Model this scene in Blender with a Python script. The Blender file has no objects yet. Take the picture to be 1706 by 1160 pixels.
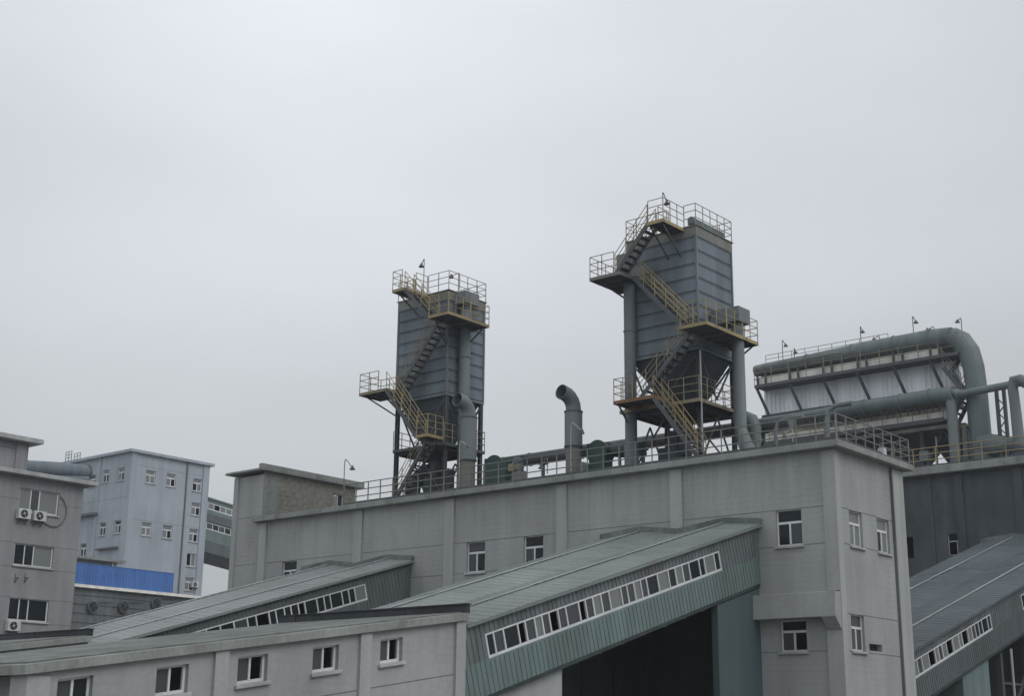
import bpy, math, random
from math import sin, cos, tan, radians, pi, sqrt, atan2
from mathutils import Vector, Matrix
random.seed(7)
SC = bpy.context.scene
COL = SC.collection

# ------------------------------------------------------------------ camera
F = 2333.0                                   # focal length in pixels of the 1706 px wide photograph
YAW, PIT, ROLL = radians(39.95), radians(15.49), radians(0.627)
fw = Vector((-sin(YAW)*cos(PIT), cos(YAW)*cos(PIT), sin(PIT)))
r0 = Vector((cos(YAW), sin(YAW), 0)); u0_ = r0.cross(fw)
rt = cos(ROLL)*r0 + sin(ROLL)*u0_; up = -sin(ROLL)*r0 + cos(ROLL)*u0_
CAM = Vector((22.7231, -45.0458, 9.0))
cd = bpy.data.cameras.new('camera'); cam = bpy.data.objects.new('camera', cd); COL.objects.link(cam)
m = Matrix((rt, up, -fw)).transposed().to_4x4(); m.translation = CAM
cam.matrix_world = m
cd.sensor_width = 36.0; cd.lens = F/1706.0*36.0; cd.clip_end = 3000; cd.clip_start = 0.5
SC.camera = cam

# ------------------------------------------------------------------ sky, sun, exposure
SUN_EL, SUN_AZ = radians(45), radians(3)     # azimuth measured from +X towards -Y
sdir = Vector((cos(SUN_AZ)*cos(SUN_EL), -sin(SUN_AZ)*cos(SUN_EL), sin(SUN_EL)))
w = bpy.data.worlds.new("World"); SC.world = w; w.use_nodes = True
nt = w.node_tree; nt.nodes.clear()
def WN(t, **k):
    n = nt.nodes.new(t)
    for a, b in k.items(): setattr(n, a, b)
    return n
out = WN('ShaderNodeOutputWorld'); bg = WN('ShaderNodeBackground'); bg.inputs[1].default_value = 1.0
sky = WN('ShaderNodeTexSky', sky_type='NISHITA', sun_disc=False)
sky.sun_elevation = SUN_EL; sky.sun_rotation = pi/2 + SUN_AZ
sky.air_density = 2.0; sky.dust_density = 4.0
skb = WN('ShaderNodeVectorMath', operation='SCALE'); skb.inputs['Scale'].default_value = 0.08
tc = WN('ShaderNodeTexCoord'); sep = WN('ShaderNodeSeparateXYZ')
ramp = WN('ShaderNodeValToRGB'); ramp.color_ramp.interpolation = 'EASE'
def lin(r, g, b):
    f = lambda c: ((c/255+0.055)/1.055)**2.4 if c/255 > 0.04045 else c/255/12.92
    return (f(r), f(g), f(b), 1)
els = ramp.color_ramp.elements
els[0].position = 0.0; els[0].color = lin(147, 152, 156)
els[1].position = 1.0; els[1].color = (0.63, 0.645, 0.665, 1)
for p, c in ((0.10, lin(178, 183, 187)), (0.21, lin(202, 206, 211)), (0.34, lin(213, 217, 224)), (0.48, lin(223, 227, 233)), (0.7, (0.74, 0.755, 0.775, 1))):
    e = els.new(p); e.color = c
noise = WN('ShaderNodeTexNoise'); noise.inputs['Scale'].default_value = 2.6; noise.inputs['Detail'].default_value = 5.0; noise.inputs['Roughness'].default_value = 0.45
mp = WN('ShaderNodeMapping'); mp.inputs['Scale'].default_value = (1, 1, 2.2); mp.inputs['Location'].default_value = (3.1, 0.4, 1.0)
mr = WN('ShaderNodeMapRange'); mr.inputs['From Min'].default_value = 0.3; mr.inputs['From Max'].default_value = 0.7
mr.inputs['To Min'].default_value = 0.925; mr.inputs['To Max'].default_value = 1.07
# sky brightness by azimuth, raised behind the camera as added fill for -Y faces
az = WN('ShaderNodeMath', operation='ARCTAN2'); neg = WN('ShaderNodeMath', operation='MULTIPLY'); neg.inputs[1].default_value = -1.0
mr2 = WN('ShaderNodeMapRange'); mr2.inputs['From Min'].default_value = -pi; mr2.inputs['From Max'].default_value = pi
rp2 = WN('ShaderNodeValToRGB'); e2 = rp2.color_ramp.elements; e2[0].position = 0.0; e2[0].color = (0.98,)*3+(1,); e2[1].position = 1.0; e2[1].color = (0.98,)*3+(1,)
for p_, c in ((-60, 0.92), (0, 0.68), (12, 0.65), (21, 0.68), (30, 0.76), (40, 0.81), (48, 0.78), (56, 0.71), (62, 0.67), (75, 0.68), (110, 0.86)):
    e = e2.new((p_+180)/360); e.color = (c, c, c, 1)
rp2s = WN('ShaderNodeMath', operation='MULTIPLY'); rp2s.inputs[1].default_value = 1.25
# thinner patch of cloud high on the left
dot3 = WN('ShaderNodeVectorMath', operation='DOT_PRODUCT'); dot3.inputs[1].default_value = (-0.80, 0.35, 0.49)
mr3 = WN('ShaderNodeMapRange', interpolation_type='SMOOTHSTEP'); mr3.inputs['From Min'].default_value = 0.86; mr3.inputs['From Max'].default_value = 1.0
mr3.inputs['To Min'].default_value = 1.0; mr3.inputs['To Max'].default_value = 1.13
mul3 = WN('ShaderNodeVectorMath', operation='SCALE')
mul1 = WN('ShaderNodeVectorMath', operation='SCALE'); mul2 = WN('ShaderNodeVectorMath', operation='SCALE')
mix = WN('ShaderNodeMix', data_type='RGBA'); mix.inputs[0].default_value = 0.93
L = nt.links.new
L(tc.outputs['Generated'], sep.inputs[0]); L(sep.outputs['Z'], ramp.inputs[0])
L(tc.outputs['Generated'], mp.inputs[0]); L(mp.outputs[0], noise.inputs['Vector']); L(noise.outputs[0], mr.inputs[0])
L(sep.outputs['X'], neg.inputs[0]); L(neg.outputs[0], az.inputs[0]); L(sep.outputs['Y'], az.inputs[1]); L(az.outputs[0], mr2.inputs[0])
L(ramp.outputs[0], mul1.inputs[0]); L(mr.outputs[0], mul1.inputs['Scale'])
L(mr2.outputs[0], rp2.inputs[0]); L(rp2.outputs[0], rp2s.inputs[0])
L(mul1.outputs[0], mul3.inputs[0]); L(tc.outputs['Generated'], dot3.inputs[0]); L(dot3.outputs['Value'], mr3.inputs[0]); L(mr3.outputs[0], mul3.inputs['Scale'])
L(mul3.outputs[0], mul2.inputs[0]); L(rp2s.outputs[0], mul2.inputs['Scale'])
L(sky.outputs[0], skb.inputs[0]); L(skb.outputs[0], mix.inputs[6]); L(mul2.outputs[0], mix.inputs[7])
L(mix.outputs[2], bg.inputs[0]); L(bg.outputs[0], out.inputs[0])
sl = bpy.data.lights.new('sun', 'SUN'); sl.energy = 0.80; sl.angle = radians(35); sl.color = (1, 0.97, 0.93)
so = bpy.data.objects.new('sun', sl); COL.objects.link(so); so.rotation_euler = sdir.to_track_quat('Z', 'Y').to_euler()
so.location = (0, 0, 80)
SC.view_settings.view_transform = 'Standard'; SC.view_settings.look = 'None'
SC.view_settings.exposure = 0.12; SC.view_settings.gamma = 1.0
SC.cycles.max_bounces = 6

# ------------------------------------------------------------------ helpers
def at(px, py, ax, v):
    """the point where the sight line of a photo pixel meets the plane ax = v"""
    d = rt*((px-853)/F) + up*((580-py)/F) + fw
    i = 'XYZ'.index(ax); t = (v-CAM[i])/d[i]
    return CAM + d*t

def new_mat(name):
    m = bpy.data.materials.new(name); m.use_nodes = True
    n = m.node_tree.nodes; b = n['Principled BSDF']
    return m, n, m.node_tree.links.new, b

def mat(name, col, rough=0.8, metal=0.0, blotch=0.10, streak=0.10, grain=0.05, dirt=None, dirt_amt=0.0, bump=0.15, courses=0.0, spec=0.35, seed=0.0, fine=9.0, ztop=None, stain=0.0):
    """weathered surface: broad blotches, vertical run-off streaks, grain, optional dirt / rust patches and brick courses"""
    m, n, l, b = new_mat(name)
    b.inputs['Roughness'].default_value = rough; b.inputs['Metallic'].default_value = metal
    b.inputs['Specular IOR Level'].default_value = spec
    g = n.new('ShaderNodeNewGeometry')
    def noise(sc, scale3=None, det=4, off=0.0):
        t = n.new('ShaderNodeTexNoise'); t.inputs['Scale'].default_value = sc; t.inputs['Detail'].default_value = det
        mpn = n.new('ShaderNodeMapping'); mpn.inputs['Location'].default_value = (seed+off, seed*1.7+off, off)
        if scale3: mpn.inputs['Scale'].default_value = scale3
        l(g.outputs['Position'], mpn.inputs[0]); l(mpn.outputs[0], t.inputs['Vector'])
        return t.outputs[0]
    def rng(src, a, c, lo, hi):
        r = n.new('ShaderNodeMapRange'); r.inputs['From Min'].default_value = a; r.inputs['From Max'].default_value = c
        r.inputs['To Min'].default_value = lo; r.inputs['To Max'].default_value = hi; l(src, r.inputs[0]); return r.outputs[0]
    def mulf(a, c):
        k = n.new('ShaderNodeMath'); k.operation = 'MULTIPLY'; l(a, k.inputs[0]); l(c, k.inputs[1]); return k.outputs[0]
    f = rng(noise(0.35), 0.3, 0.7, 1-blotch, 1+blotch)
    f = mulf(f, rng(noise(1.0, (1.6, 1.6, 0.12), 5, 3.0), 0.35, 0.65, 1-streak, 1+streak*0.8))
    gr = noise(fine, None, 6, 7.0)
    f = mulf(f, rng(gr, 0.3, 0.7, 1-grain, 1+grain))
    hgt = gr
    if courses > 0:
        sx = n.new('ShaderNodeSeparateXYZ'); l(g.outputs['Position'], sx.inputs[0])
        k = n.new('ShaderNodeMath'); k.operation = 'MULTIPLY'; k.inputs[1].default_value = 2*pi/0.22; l(sx.outputs['Z'], k.inputs[0])
        s = n.new('ShaderNodeMath'); s.operation = 'SINE'; l(k.outputs[0], s.inputs[0])
        line = rng(s.outputs[0], 0.6, 1.0, 1.0, 1-courses)
        msk = rng(noise(0.8, (0.5, 0.5, 1.5), 3, 11.0), 0.4, 0.6, 0.0, 1.0)
        mx = n.new('ShaderNodeMix'); mx.inputs[2].default_value = 1.0; l(msk, mx.inputs[0]); l(line, mx.inputs[3])
        f = mulf(f, mx.outputs[0])
    if ztop:
        sx = n.new('ShaderNodeSeparateXYZ'); l(g.outputs['Position'], sx.inputs[0])
        near = rng(sx.outputs['Z'], ztop-2.6, ztop, 0.0, 1.0)
        drip = rng(noise(1.0, (4.5, 4.5, 0.18), 6, 23.0), 0.47, 0.68, 0.0, 1.0)
        k = mulf(near, drip); f = mulf(f, rng(k, 0.0, 1.0, 1.0, 1.0-stain))
    rgb = n.new('ShaderNodeVectorMath'); rgb.operation = 'SCALE'; rgb.inputs[0].default_value = col[:3]; l(f, rgb.inputs['Scale'])
    src = rgb.outputs[0]
    if dirt is not None:
        mk = rng(noise(0.9, (1.3, 1.3, 0.45), 8, 17.0), 0.56, 0.70, 0.0, dirt_amt)
        mx = n.new('ShaderNodeMix'); mx.data_type = 'RGBA'; mx.inputs[7].default_value = (*dirt[:3], 1); l(mk, mx.inputs[0]); l(src, mx.inputs[6]); src = mx.outputs[2]
    l(src, b.inputs['Base Color'])
    if bump > 0:
        bp = n.new('ShaderNodeBump'); bp.inputs['Strength'].default_value = bump; bp.inputs['Distance'].default_value = 0.02
        l(hgt, bp.inputs['Height']); l(bp.outputs[0], b.inputs['Normal'])
    return m

M = {}
M['concrete'] = mat('painted_concrete', (0.306, 0.319, 0.315), 0.85, blotch=0.10, streak=0.06, courses=0.08, ztop=18.9, stain=0.13, dirt=(0.2, 0.21, 0.2), dirt_amt=0.35)
M['pilaster'] = mat('pilaster_concrete', (0.332, 0.345, 0.340), 0.85, blotch=0.06, streak=0.09, seed=4)
M['cornice'] = mat('cornice_concrete', (0.235, 0.250, 0.240), 0.9, blotch=0.15, streak=0.12, grain=0.12, dirt=(0.13, 0.13, 0.11), dirt_amt=0.7, seed=2)
M['office'] = mat('office_concrete', (0.248, 0.255, 0.268), 0.85, blotch=0.08, streak=0.10, courses=0.03, seed=9, ztop=22.7, stain=0.18)
M['farwall'] = mat('haze_tinted_concrete', (0.325, 0.362, 0.402), 0.85, blotch=0.09, streak=0.09, seed=12)  # distance haze is mixed into this bluish wall colour
M['sooty'] = mat('sooty_concrete', (0.066, 0.077, 0.082), 0.9, blotch=0.22, streak=0.12, courses=0.12, dirt=(0.035, 0.042, 0.047), dirt_amt=0.6, seed=15)
M['brick'] = mat('bare_brick', (0.225, 0.220, 0.190), 0.95, blotch=0.15, streak=0.08, grain=0.22, courses=0.25, dirt=(0.12, 0.12, 0.10), dirt_amt=0.7, seed=21, fine=5)
M['groove'] = mat('groove_shadow_line', (0.12, 0.13, 0.135), 0.9, blotch=0.1, bump=0)
M['white'] = mat('white_window_frame', (0.60, 0.62, 0.64), 0.5, blotch=0.08, streak=0.1, grain=0.05, bump=0)
M['sill'] = mat('sill_concrete', (0.36, 0.37, 0.37), 0.8, blotch=0.15, streak=0.15)
M['roof'] = mat('grey_green_roof_sheet', (0.162, 0.190, 0.187), 0.55, blotch=0.16, streak=0.05, grain=0.1, dirt=(0.16, 0.165, 0.16), dirt_amt=0.8, seed=31, spec=0.5)
M['roof_pale'] = mat('pale_grey_roof_sheet', (0.190, 0.208, 0.212), 0.55, blotch=0.14, streak=0.05, grain=0.1, dirt=(0.19, 0.2, 0.2), dirt_amt=0.7, seed=33, spec=0.5)
M['ridge'] = mat('ridge_capping', (0.240, 0.265, 0.270), 0.55, blotch=0.2, grain=0.1, seed=35)
M['flat_roof'] = mat('dirty_flat_roof', (0.135, 0.150, 0.145), 0.9, blotch=0.28, streak=0.2, grain=0.2, dirt=(0.085, 0.09, 0.085), dirt_amt=0.9, seed=37)
M['siding'] = mat('teal_siding', (0.135, 0.182, 0.180), 0.55, blotch=0.12, streak=0.14, grain=0.05, seed=41, bump=0.05)
M['siding_grey'] = mat('grey_siding', (0.128, 0.146, 0.155), 0.6, blotch=0.14, streak=0.22, grain=0.06, dirt=(0.1, 0.085, 0.08), dirt_amt=0.6, seed=43, bump=0.05)
M['roof_dark'] = mat('dark_slate_roof_sheet', (0.085, 0.105, 0.118), 0.6, blotch=0.2, streak=0.05, grain=0.1, dirt=(0.11, 0.13, 0.125), dirt_amt=0.6, seed=39)
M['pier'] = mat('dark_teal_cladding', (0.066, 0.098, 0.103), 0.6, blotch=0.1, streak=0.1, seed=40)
M['siding_dark'] = mat('dark_siding', (0.100, 0.117, 0.124), 0.6, blotch=0.12, streak=0.12, grain=0.05, seed=45, bump=0.05)
M['flash'] = mat('dark_flashing', (0.032, 0.036, 0.042), 0.6, blotch=0.25, streak=0.2, grain=0.15, seed=47)
M['under'] = mat('undercroft_shade_tone', (0.034, 0.047, 0.049), 0.8, blotch=0.2, streak=0.2, seed=49)  # shade below the galleries is put into this base colour
M['housing'] = mat('blue_grey_plate', (0.135, 0.168, 0.192), 0.6, blotch=0.12, streak=0.22, grain=0.08, dirt=(0.12, 0.105, 0.085), dirt_amt=0.55, seed=51, bump=0.05)
M['gap'] = mat('seam_dark', (0.04, 0.05, 0.055), 0.8, blotch=0.1, bump=0)
M['cap'] = mat('olive_grey_cap', (0.165, 0.175, 0.155), 0.7, blotch=0.15, streak=0.15, seed=53)
M['hopper'] = mat('dark_hopper_steel', (0.06, 0.075, 0.085), 0.65, blotch=0.15, streak=0.1, seed=55)
M['steel'] = mat('dark_grey_steel', (0.075, 0.085, 0.092), 0.6, blotch=0.12, streak=0.1, dirt=(0.10, 0.07, 0.05), dirt_amt=0.5, seed=57, bump=0)
M['rail'] = mat('weathered_rail', (0.165, 0.17, 0.165), 0.6, blotch=0.2, streak=0.1, grain=0.1, dirt=(0.18, 0.14, 0.08), dirt_amt=0.4, seed=59, bump=0)
M['khaki'] = mat('khaki_rail', (0.235, 0.205, 0.135), 0.65, blotch=0.25, streak=0.1, grain=0.12, dirt=(0.09, 0.085, 0.07), dirt_amt=0.7, seed=60, bump=0)
M['roof_patch'] = mat('replaced_roof_sheet', (0.195, 0.222, 0.220), 0.5, blotch=0.12, streak=0.05, grain=0.08, dirt=(0.13, 0.14, 0.14), dirt_amt=0.6, seed=38)
M['tan'] = mat('faded_yellow_rail', (0.300, 0.240, 0.125), 0.65, blotch=0.25, streak=0.1, grain=0.12, dirt=(0.10, 0.09, 0.07), dirt_amt=0.8, seed=61, bump=0)
M['rust'] = mat('rusty_edge', (0.20, 0.11, 0.06), 0.8, blotch=0.2, grain=0.2, seed=62, bump=0)
M['duct'] = mat('grey_duct', (0.145, 0.17, 0.178), 0.55, blotch=0.12, streak=0.18, grain=0.06, dirt=(0.09, 0.09, 0.08), dirt_amt=0.5, seed=63, bump=0.05)
M['duct_green'] = mat('green_grey_duct', (0.125, 0.155, 0.160), 0.55, blotch=0.15, streak=0.15, grain=0.08, dirt=(0.1, 0.105, 0.095), dirt_amt=0.6, seed=65, bump=0.05)
M['duct_dark'] = mat('dark_duct', (0.098, 0.108, 0.114), 0.6, blotch=0.15, streak=0.1, seed=64, bump=0)
M['green'] = mat('green_fan_paint', (0.026, 0.060, 0.052), 0.5, blotch=0.15, streak=0.1, grain=0.1, dirt=(0.05, 0.055, 0.05), dirt_amt=0.6, seed=67)
M['panel'] = mat('white_panel', (0.780, 0.800, 0.830), 0.6, blotch=0.06, streak=0.12, grain=0.04, dirt=(0.42, 0.42, 0.41), dirt_amt=0.35, seed=69, bump=0)
M['cream'] = mat('cream_band', (0.780, 0.770, 0.720), 0.7, blotch=0.12, streak=0.15, seed=71, bump=0)
M['blue'] = mat('blue_sheet', (0.070, 0.170, 0.440), 0.55, blotch=0.10, streak=0.12, grain=0.08, seed=73, bump=0.05)
M['sign_mark'] = mat('faded_mark_on_blue', (0.085, 0.175, 0.43), 0.6, blotch=0.2, seed=74, bump=0)
M['yellow'] = mat('yellow_box', (0.210, 0.200, 0.110), 0.7, blotch=0.15, seed=75)
M['tarp'] = mat('blue_grey_cover', (0.100, 0.110, 0.145), 0.8, blotch=0.25, grain=0.15, seed=76)
M['acwhite'] = mat('ac_white', (0.50, 0.52, 0.53), 0.5, blotch=0.08, streak=0.1, seed=77, bump=0)
M['black'] = mat('black_plastic', (0.02, 0.022, 0.025), 0.6, blotch=0.1, bump=0)
M['pipe_pale'] = mat('pale_pipe', (0.33, 0.35, 0.35), 0.5, blotch=0.1, bump=0)
M['ground'] = mat('ground_concrete', (0.16, 0.16, 0.155), 0.9, blotch=0.2, streak=0.0, grain=0.15, seed=80)
M['interior'] = mat('dark_interior', (0.03, 0.033, 0.036), 0.9, bump=0)
def glass(name, col, rough, spec=0.5):
    m, n, l, b = new_mat(name)
    b.inputs['Base Color'].default_value = (*col, 1); b.inputs['Roughness'].default_value = rough
    b.inputs['Specular IOR Level'].default_value = spec; b.inputs['IOR'].default_value = 1.45
    g = n.new('ShaderNodeNewGeometry'); t = n.new('ShaderNodeTexNoise'); t.inputs['Scale'].default_value = 1.3
    l(g.outputs['Position'], t.inputs['Vector'])
    bp = n.new('ShaderNodeBump'); bp.inputs['Strength'].default_value = 0.15; bp.inputs['Distance'].default_value = 0.03
    l(t.outputs[0], bp.inputs['Height']); l(bp.outputs[0], b.inputs['Normal'])
    return m
M['glass'] = glass('dark_glass', (0.014, 0.02, 0.023), 0.08, 0.22)
M['glass2'] = glass('dusty_glass', (0.06, 0.066, 0.072), 0.25, 0.3)
M['glass3'] = glass('curtained_glass', (0.17, 0.185, 0.185), 0.35)

def tag(o, label=None, cat=None, group=None, kind=None):
    if label: o['label'] = label
    if cat: o['category'] = cat
    if group: o['group'] = group
    if kind: o['kind'] = kind
    return o
def empty(name, loc, label, cat, group=None):
    o = bpy.data.objects.new(name, None); COL.objects.link(o); o.location = loc; o.empty_display_size = 0.3
    return tag(o, label, cat, group)
ORG = {}
def origin(o):
    """world position of a (translation-only) parent chain"""
    v = Vector((0, 0, 0))
    while o is not None: v += o.location; o = o.parent
    return v

class MB:
    def __init__(s): s.v = []; s.f = []; s.mi = []
    def add(s, vs, fs, mi=0):
        o = len(s.v); s.v += [Vector(a) for a in vs]
        for f in fs: s.f.append([o+i for i in f]); s.mi.append(mi)
    def quad(s, a, b, c, d, mi=0): s.add([a, b, c, d], [[0, 1, 2, 3]], mi)
    def bb(s, O, U, V, N, u0, u1, v0, v1, n0, n1, mi=0):
        O, U, V, N = Vector(O), Vector(U), Vector(V), Vector(N)
        p = [O+U*a+V*b+N*c for c in (n0, n1) for b in (v0, v1) for a in (u0, u1)]
        s.add(p, [[0, 2, 3, 1], [4, 5, 7, 6], [0, 1, 5, 4], [2, 6, 7, 3], [0, 4, 6, 2], [1, 3, 7, 5]], mi)
    def box(s, x0, x1, y0, y1, z0, z1, mi=0):
        s.bb((0, 0, 0), (1, 0, 0), (0, 1, 0), (0, 0, 1), x0, x1, y0, y1, z0, z1, mi)
    def bar(s, a, b, w_, h_, mi=0):
        a, b = Vector(a), Vector(b); d = (b-a); ln = d.length; d.normalize()
        side = d.cross(Vector((0, 0, 1)));
        if side.length < 1e-3: side = Vector((1, 0, 0))
        side.normalize(); u = side.cross(d)
        s.bb(a, d, side, u, 0, ln, -w_/2, w_/2, -h_/2, h_/2, mi)
    def tube(s, pts, r, n=8, mi=0, cap=True):
        pts = [Vector(p) for p in pts]; k = len(pts)
        rs = r if isinstance(r, (list, tuple)) else [r]*k
        ref = None; o = len(s.v)
        for i, p in enumerate(pts):
            d = (pts[min(i+1, k-1)]-pts[max(i-1, 0)]).normalized()
            if ref is None:
                ref = Vector((0, 0, 1)) if abs(d.z) < 0.9 else Vector((1, 0, 0))
            a = (ref - d*ref.dot(d)).normalized(); b = d.cross(a); ref = a
            for j in range(n):
                t = 2*pi*j/n; s.v.append(p+(a*cos(t)+b*sin(t))*rs[i])
        for i in range(k-1):
            for j in range(n):
                s.f.append([o+i*n+j, o+i*n+(j+1) % n, o+(i+1)*n+(j+1) % n, o+(i+1)*n+j]); s.mi.append(mi)
        if cap:
            s.f.append([o+j for j in range(n)][::-1]); s.mi.append(mi)
            s.f.append([o+(k-1)*n+j for j in range(n)]); s.mi.append(mi)
    def prism(s, poly, ext, mi=0):
        poly = [Vector(p) for p in poly]; ext = Vector(ext); n = len(poly)
        s.add(poly+[p+ext for p in poly], [list(range(n))[::-1], list(range(n, 2*n))]+[[i, (i+1) % n, n+(i+1) % n, n+i] for i in range(n)], mi)
    def build(s, name, mats, parent=None, smooth=False, bevel=0):
        if not isinstance(mats, (list, tuple)): mats = [mats]
        me = bpy.data.meshes.new(name); ofs = origin(parent) if parent else Vector((0, 0, 0))
        if parent is None and s.v:
            xs = [v.x for v in s.v]; ys = [v.y for v in s.v]; zs = [v.z for v in s.v]
            ofs = Vector(((min(xs)+max(xs))/2, (min(ys)+max(ys))/2, min(zs)))
        me.from_pydata([v-ofs for v in s.v], [], s.f)
        for mm in mats: me.materials.append(M[mm])
        for p, i in zip(me.polygons, s.mi): p.material_index = i; p.use_smooth = smooth
        me.update()
        import bmesh as _b
        bm = _b.new(); bm.from_mesh(me); _b.ops.recalc_face_normals(bm, faces=bm.faces); bm.to_mesh(me); bm.free()
        if smooth:
            try: me.set_sharp_from_angle(angle=radians(40))
            except Exception: pass
        o = bpy.data.objects.new(name, me); COL.objects.link(o)
        if parent: o.parent = parent
        else: o.location = ofs
        if bevel:
            bv = o.modifiers.new('bevel', 'BEVEL'); bv.width = bevel; bv.segments = 1; bv.limit_method = 'ANGLE'
        return o

X_, Y_, Z_ = Vector((1, 0, 0)), Vector((0, 1, 0)), Vector((0, 0, 1))
def wall(mb, O, U, V, N, W, H, holes=(), depth=0.25, mi=0, grooves=(), gmi=1, mj=None):
    """outer wall skin with real openings and reveals; grooves = list of v heights drawn as narrow dark joints"""
    O, U, V, N = Vector(O), Vector(U), Vector(V), Vector(N)
    us = sorted(set([0, W]+[h[0] for h in holes]+[h[2] for h in holes]))
    vs = sorted(set([0, H]+[h[1] for h in holes]+[h[3] for h in holes]))
    for a, b in zip(us[:-1], us[1:]):
        for c, d in zip(vs[:-1], vs[1:]):
            cu, cv = (a+b)/2, (c+d)/2
            if any(h[0] < cu < h[2] and h[1] < cv < h[3] for h in holes): continue
            mb.quad(O+U*a+V*c, O+U*b+V*c, O+U*b+V*d, O+U*a+V*d, mi)
    for h in holes:
        c = [(h[0], h[1]), (h[2], h[1]), (h[2], h[3]), (h[0], h[3])]
        for i in range(4):
            p, q = c[i], c[(i+1) % 4]
            A, B = O+U*p[0]+V*p[1], O+U*q[0]+V*q[1]
            mb.quad(A, B, B-N*depth, A-N*depth, mi)
    for g in grooves:
        segs = [(0, W)]
        for h in holes:
            if h[1]-0.03 < g < h[3]+0.03:
                ns = []
                for a, b in segs:
                    if h[0] > a and h[2] < b: ns += [(a, h[0]), (h[2], b)]
                    else: ns.append((a, b))
                segs = ns
        for a, b in segs: mb.bb(O, U, V, N, a, b, g-0.012, g+0.012, 0.002, 0.005, gmi)

def window(par, O, U, V, N, h, spec='T:dld', sill=True, fr=0.055, inset=0.10, name='window', lights=None):
    """frame mesh > pane meshes, sill.  spec  T: transom pane over two lights,  R: row of lights"""
    kind, panes = spec.split(':')
    O, U, V, N = Vector(O), Vector(U), Vector(V), Vector(N)
    a, c, b, d = h
    f = MB(); n0, n1 = -inset-0.06, -inset
    def F_(x0, x1, y0, y1, q=0.0): f.bb(O, U, V, N, x0, x1, y0, y1, n0+q, n1+q)
    F_(a, a+fr, c, d); F_(b-fr, b, c, d); F_(a+fr, b-fr, c, c+fr*1.2); F_(a+fr, b-fr, d-fr*0.8, d)
    cells = []
    if kind == 'T':
        t = c+(d-c)*0.64
        F_(a+fr, b-fr, t-fr*0.8, t+fr*0.8, 0.004)
        cells.append((a+fr, b-fr, t+fr*0.8, d-fr*0.8))
        mid = (a+b)/2
        F_(mid-fr*0.6, mid+fr*0.6, c+fr, t-fr*0.8, 0.012)
        cells.append((a+fr, mid-fr*0.6, c+fr*1.2, t-fr*0.8)); cells.append((mid+fr*0.6, b-fr, c+fr*1.2, t-fr*0.8))
    else:
        k = len(panes)
        xs = lights or [i/k for i in range(k+1)]
        for i in range(k):
            x0, x1 = a+(b-a)*xs[i], a+(b-a)*xs[i+1]
            if i: F_(x0-fr*0.45, x0+fr*0.45, c+fr, d-fr*0.8, 0.008)
            cells.append((x0+(fr if i == 0 else fr*0.45), x1-(fr if i == k-1 else fr*0.45), c+fr*1.2, d-fr*0.8))
    w_ = f.build(name, 'white', par)
    for ch, mt in (('d', 'glass'), ('l', 'glass2'), ('c', 'glass3')):
        for cell, p in zip(cells, panes):
            if p == ch:
                g = MB(); g.bb(O, U, V, N, cell[0], cell[1], cell[2], cell[3], n0+0.015, n0+0.03); g.build('pane', mt, w_)
    if sill:
        s = MB(); s.bb(O, U, V, N, a-0.07, b+0.07, c-0.09, c, -inset+0.002, 0.09); s.build('sill', 'sill', w_, bevel=0.012)
    return w_

def railing(par, pts, h=0.98, sp=0.78, mats='rail', name=None, r=0.024, split=False, rails=(1.0, 0.68, 0.36), toe=0.10, closed=False, posts_r=None):
    """guard rail along a 3D polyline; split=True gives each post and rail a mesh of its own"""
    pts = [Vector(p) for p in pts]
    posts = []
    for i in range(len(pts)-1):
        a, b = pts[i], pts[i+1]; n = max(1, round((b-a).length/sp))
        for j in range(n): posts.append(a+(b-a)*j/n)
    posts.append(pts[-1])
    pr = posts_r or r*1.15
    if split:
        for p in posts:
            q = MB(); q.tube([p, p+Z_*h], pr, 6); q.build('post', mats, par)
        for k in rails:
            q = MB()
            for i in range(len(pts)-1): q.tube([pts[i]+Z_*h*k, pts[i+1]+Z_*h*k], r, 6)
            q.build('rail', mats, par)
        if toe:
            q = MB()
            for i in range(len(pts)-1): q.bar(pts[i]+Z_*(toe*0.7), pts[i+1]+Z_*(toe*0.7), 0.012, toe)
            q.build('toe_board', 'steel', par)
        return None
    q = MB()
    for p in posts: q.tube([p, p+Z_*h], pr, 6)
    for k in rails:
        for i in range(len(pts)-1): q.tube([pts[i]+Z_*h*k, pts[i+1]+Z_*h*k], r, 6)
    if toe:
        for i in range(len(pts)-1): q.bar(pts[i]+Z_*(toe*0.6), pts[i+1]+Z_*(toe*0.6), 0.012, toe)
    return q.build(name or 'railing', mats, par)

# ------------------------------------------------------------------ ground
g = MB(); g.box(-290, 250, -180, 320, -0.5, 0.0); o = g.build('ground', 'ground'); tag(o, kind='structure')

# ================================================================== main plant building
B1 = empty('plant_building', (-16, 0, 0), 'long grey rendered plant building with flat roof under the two dust collector towers', 'building')
ZR = 19.02
g1 = [11.95-9.9, 13.24-9.9, 15.68-9.9, 17.0-9.9]     # groove heights above the z=9.9 datum
Z0 = 2.0
FW = [(-2.42, 15.68, -1.38, 17.0, 'T:ddl'), (-2.42, 11.95, -1.38, 13.05, 'T:dlo'), (-14.27, 15.68, -13.22, 17.0, 'T:dld'),
      (-17.43, 15.68, -16.38, 17.0, 'T:lld'), (-29.33, 15.68, -28.28, 17.0, 'T:ddd')]
OX = -31.0
holes = [(x0-OX, z0-Z0, x1-OX, z1-Z0) for x0, z0, x1, z1, s in FW]
mb = MB()
wall(mb, (OX, 0, Z0), X_, Z_, -Y_, 31.0, ZR-Z0, holes, 0.25, 0, [z-Z0 for z in (11.95, 15.68, 17.0)])
FWR = [(0.96, 15.66, 1.98, 16.95, 'T:ccc'), (3.18, 15.66, 4.2, 16.94, 'T:cdc'), (0.68, 11.97, 1.69, 13.24, 'T:lll')]
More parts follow.
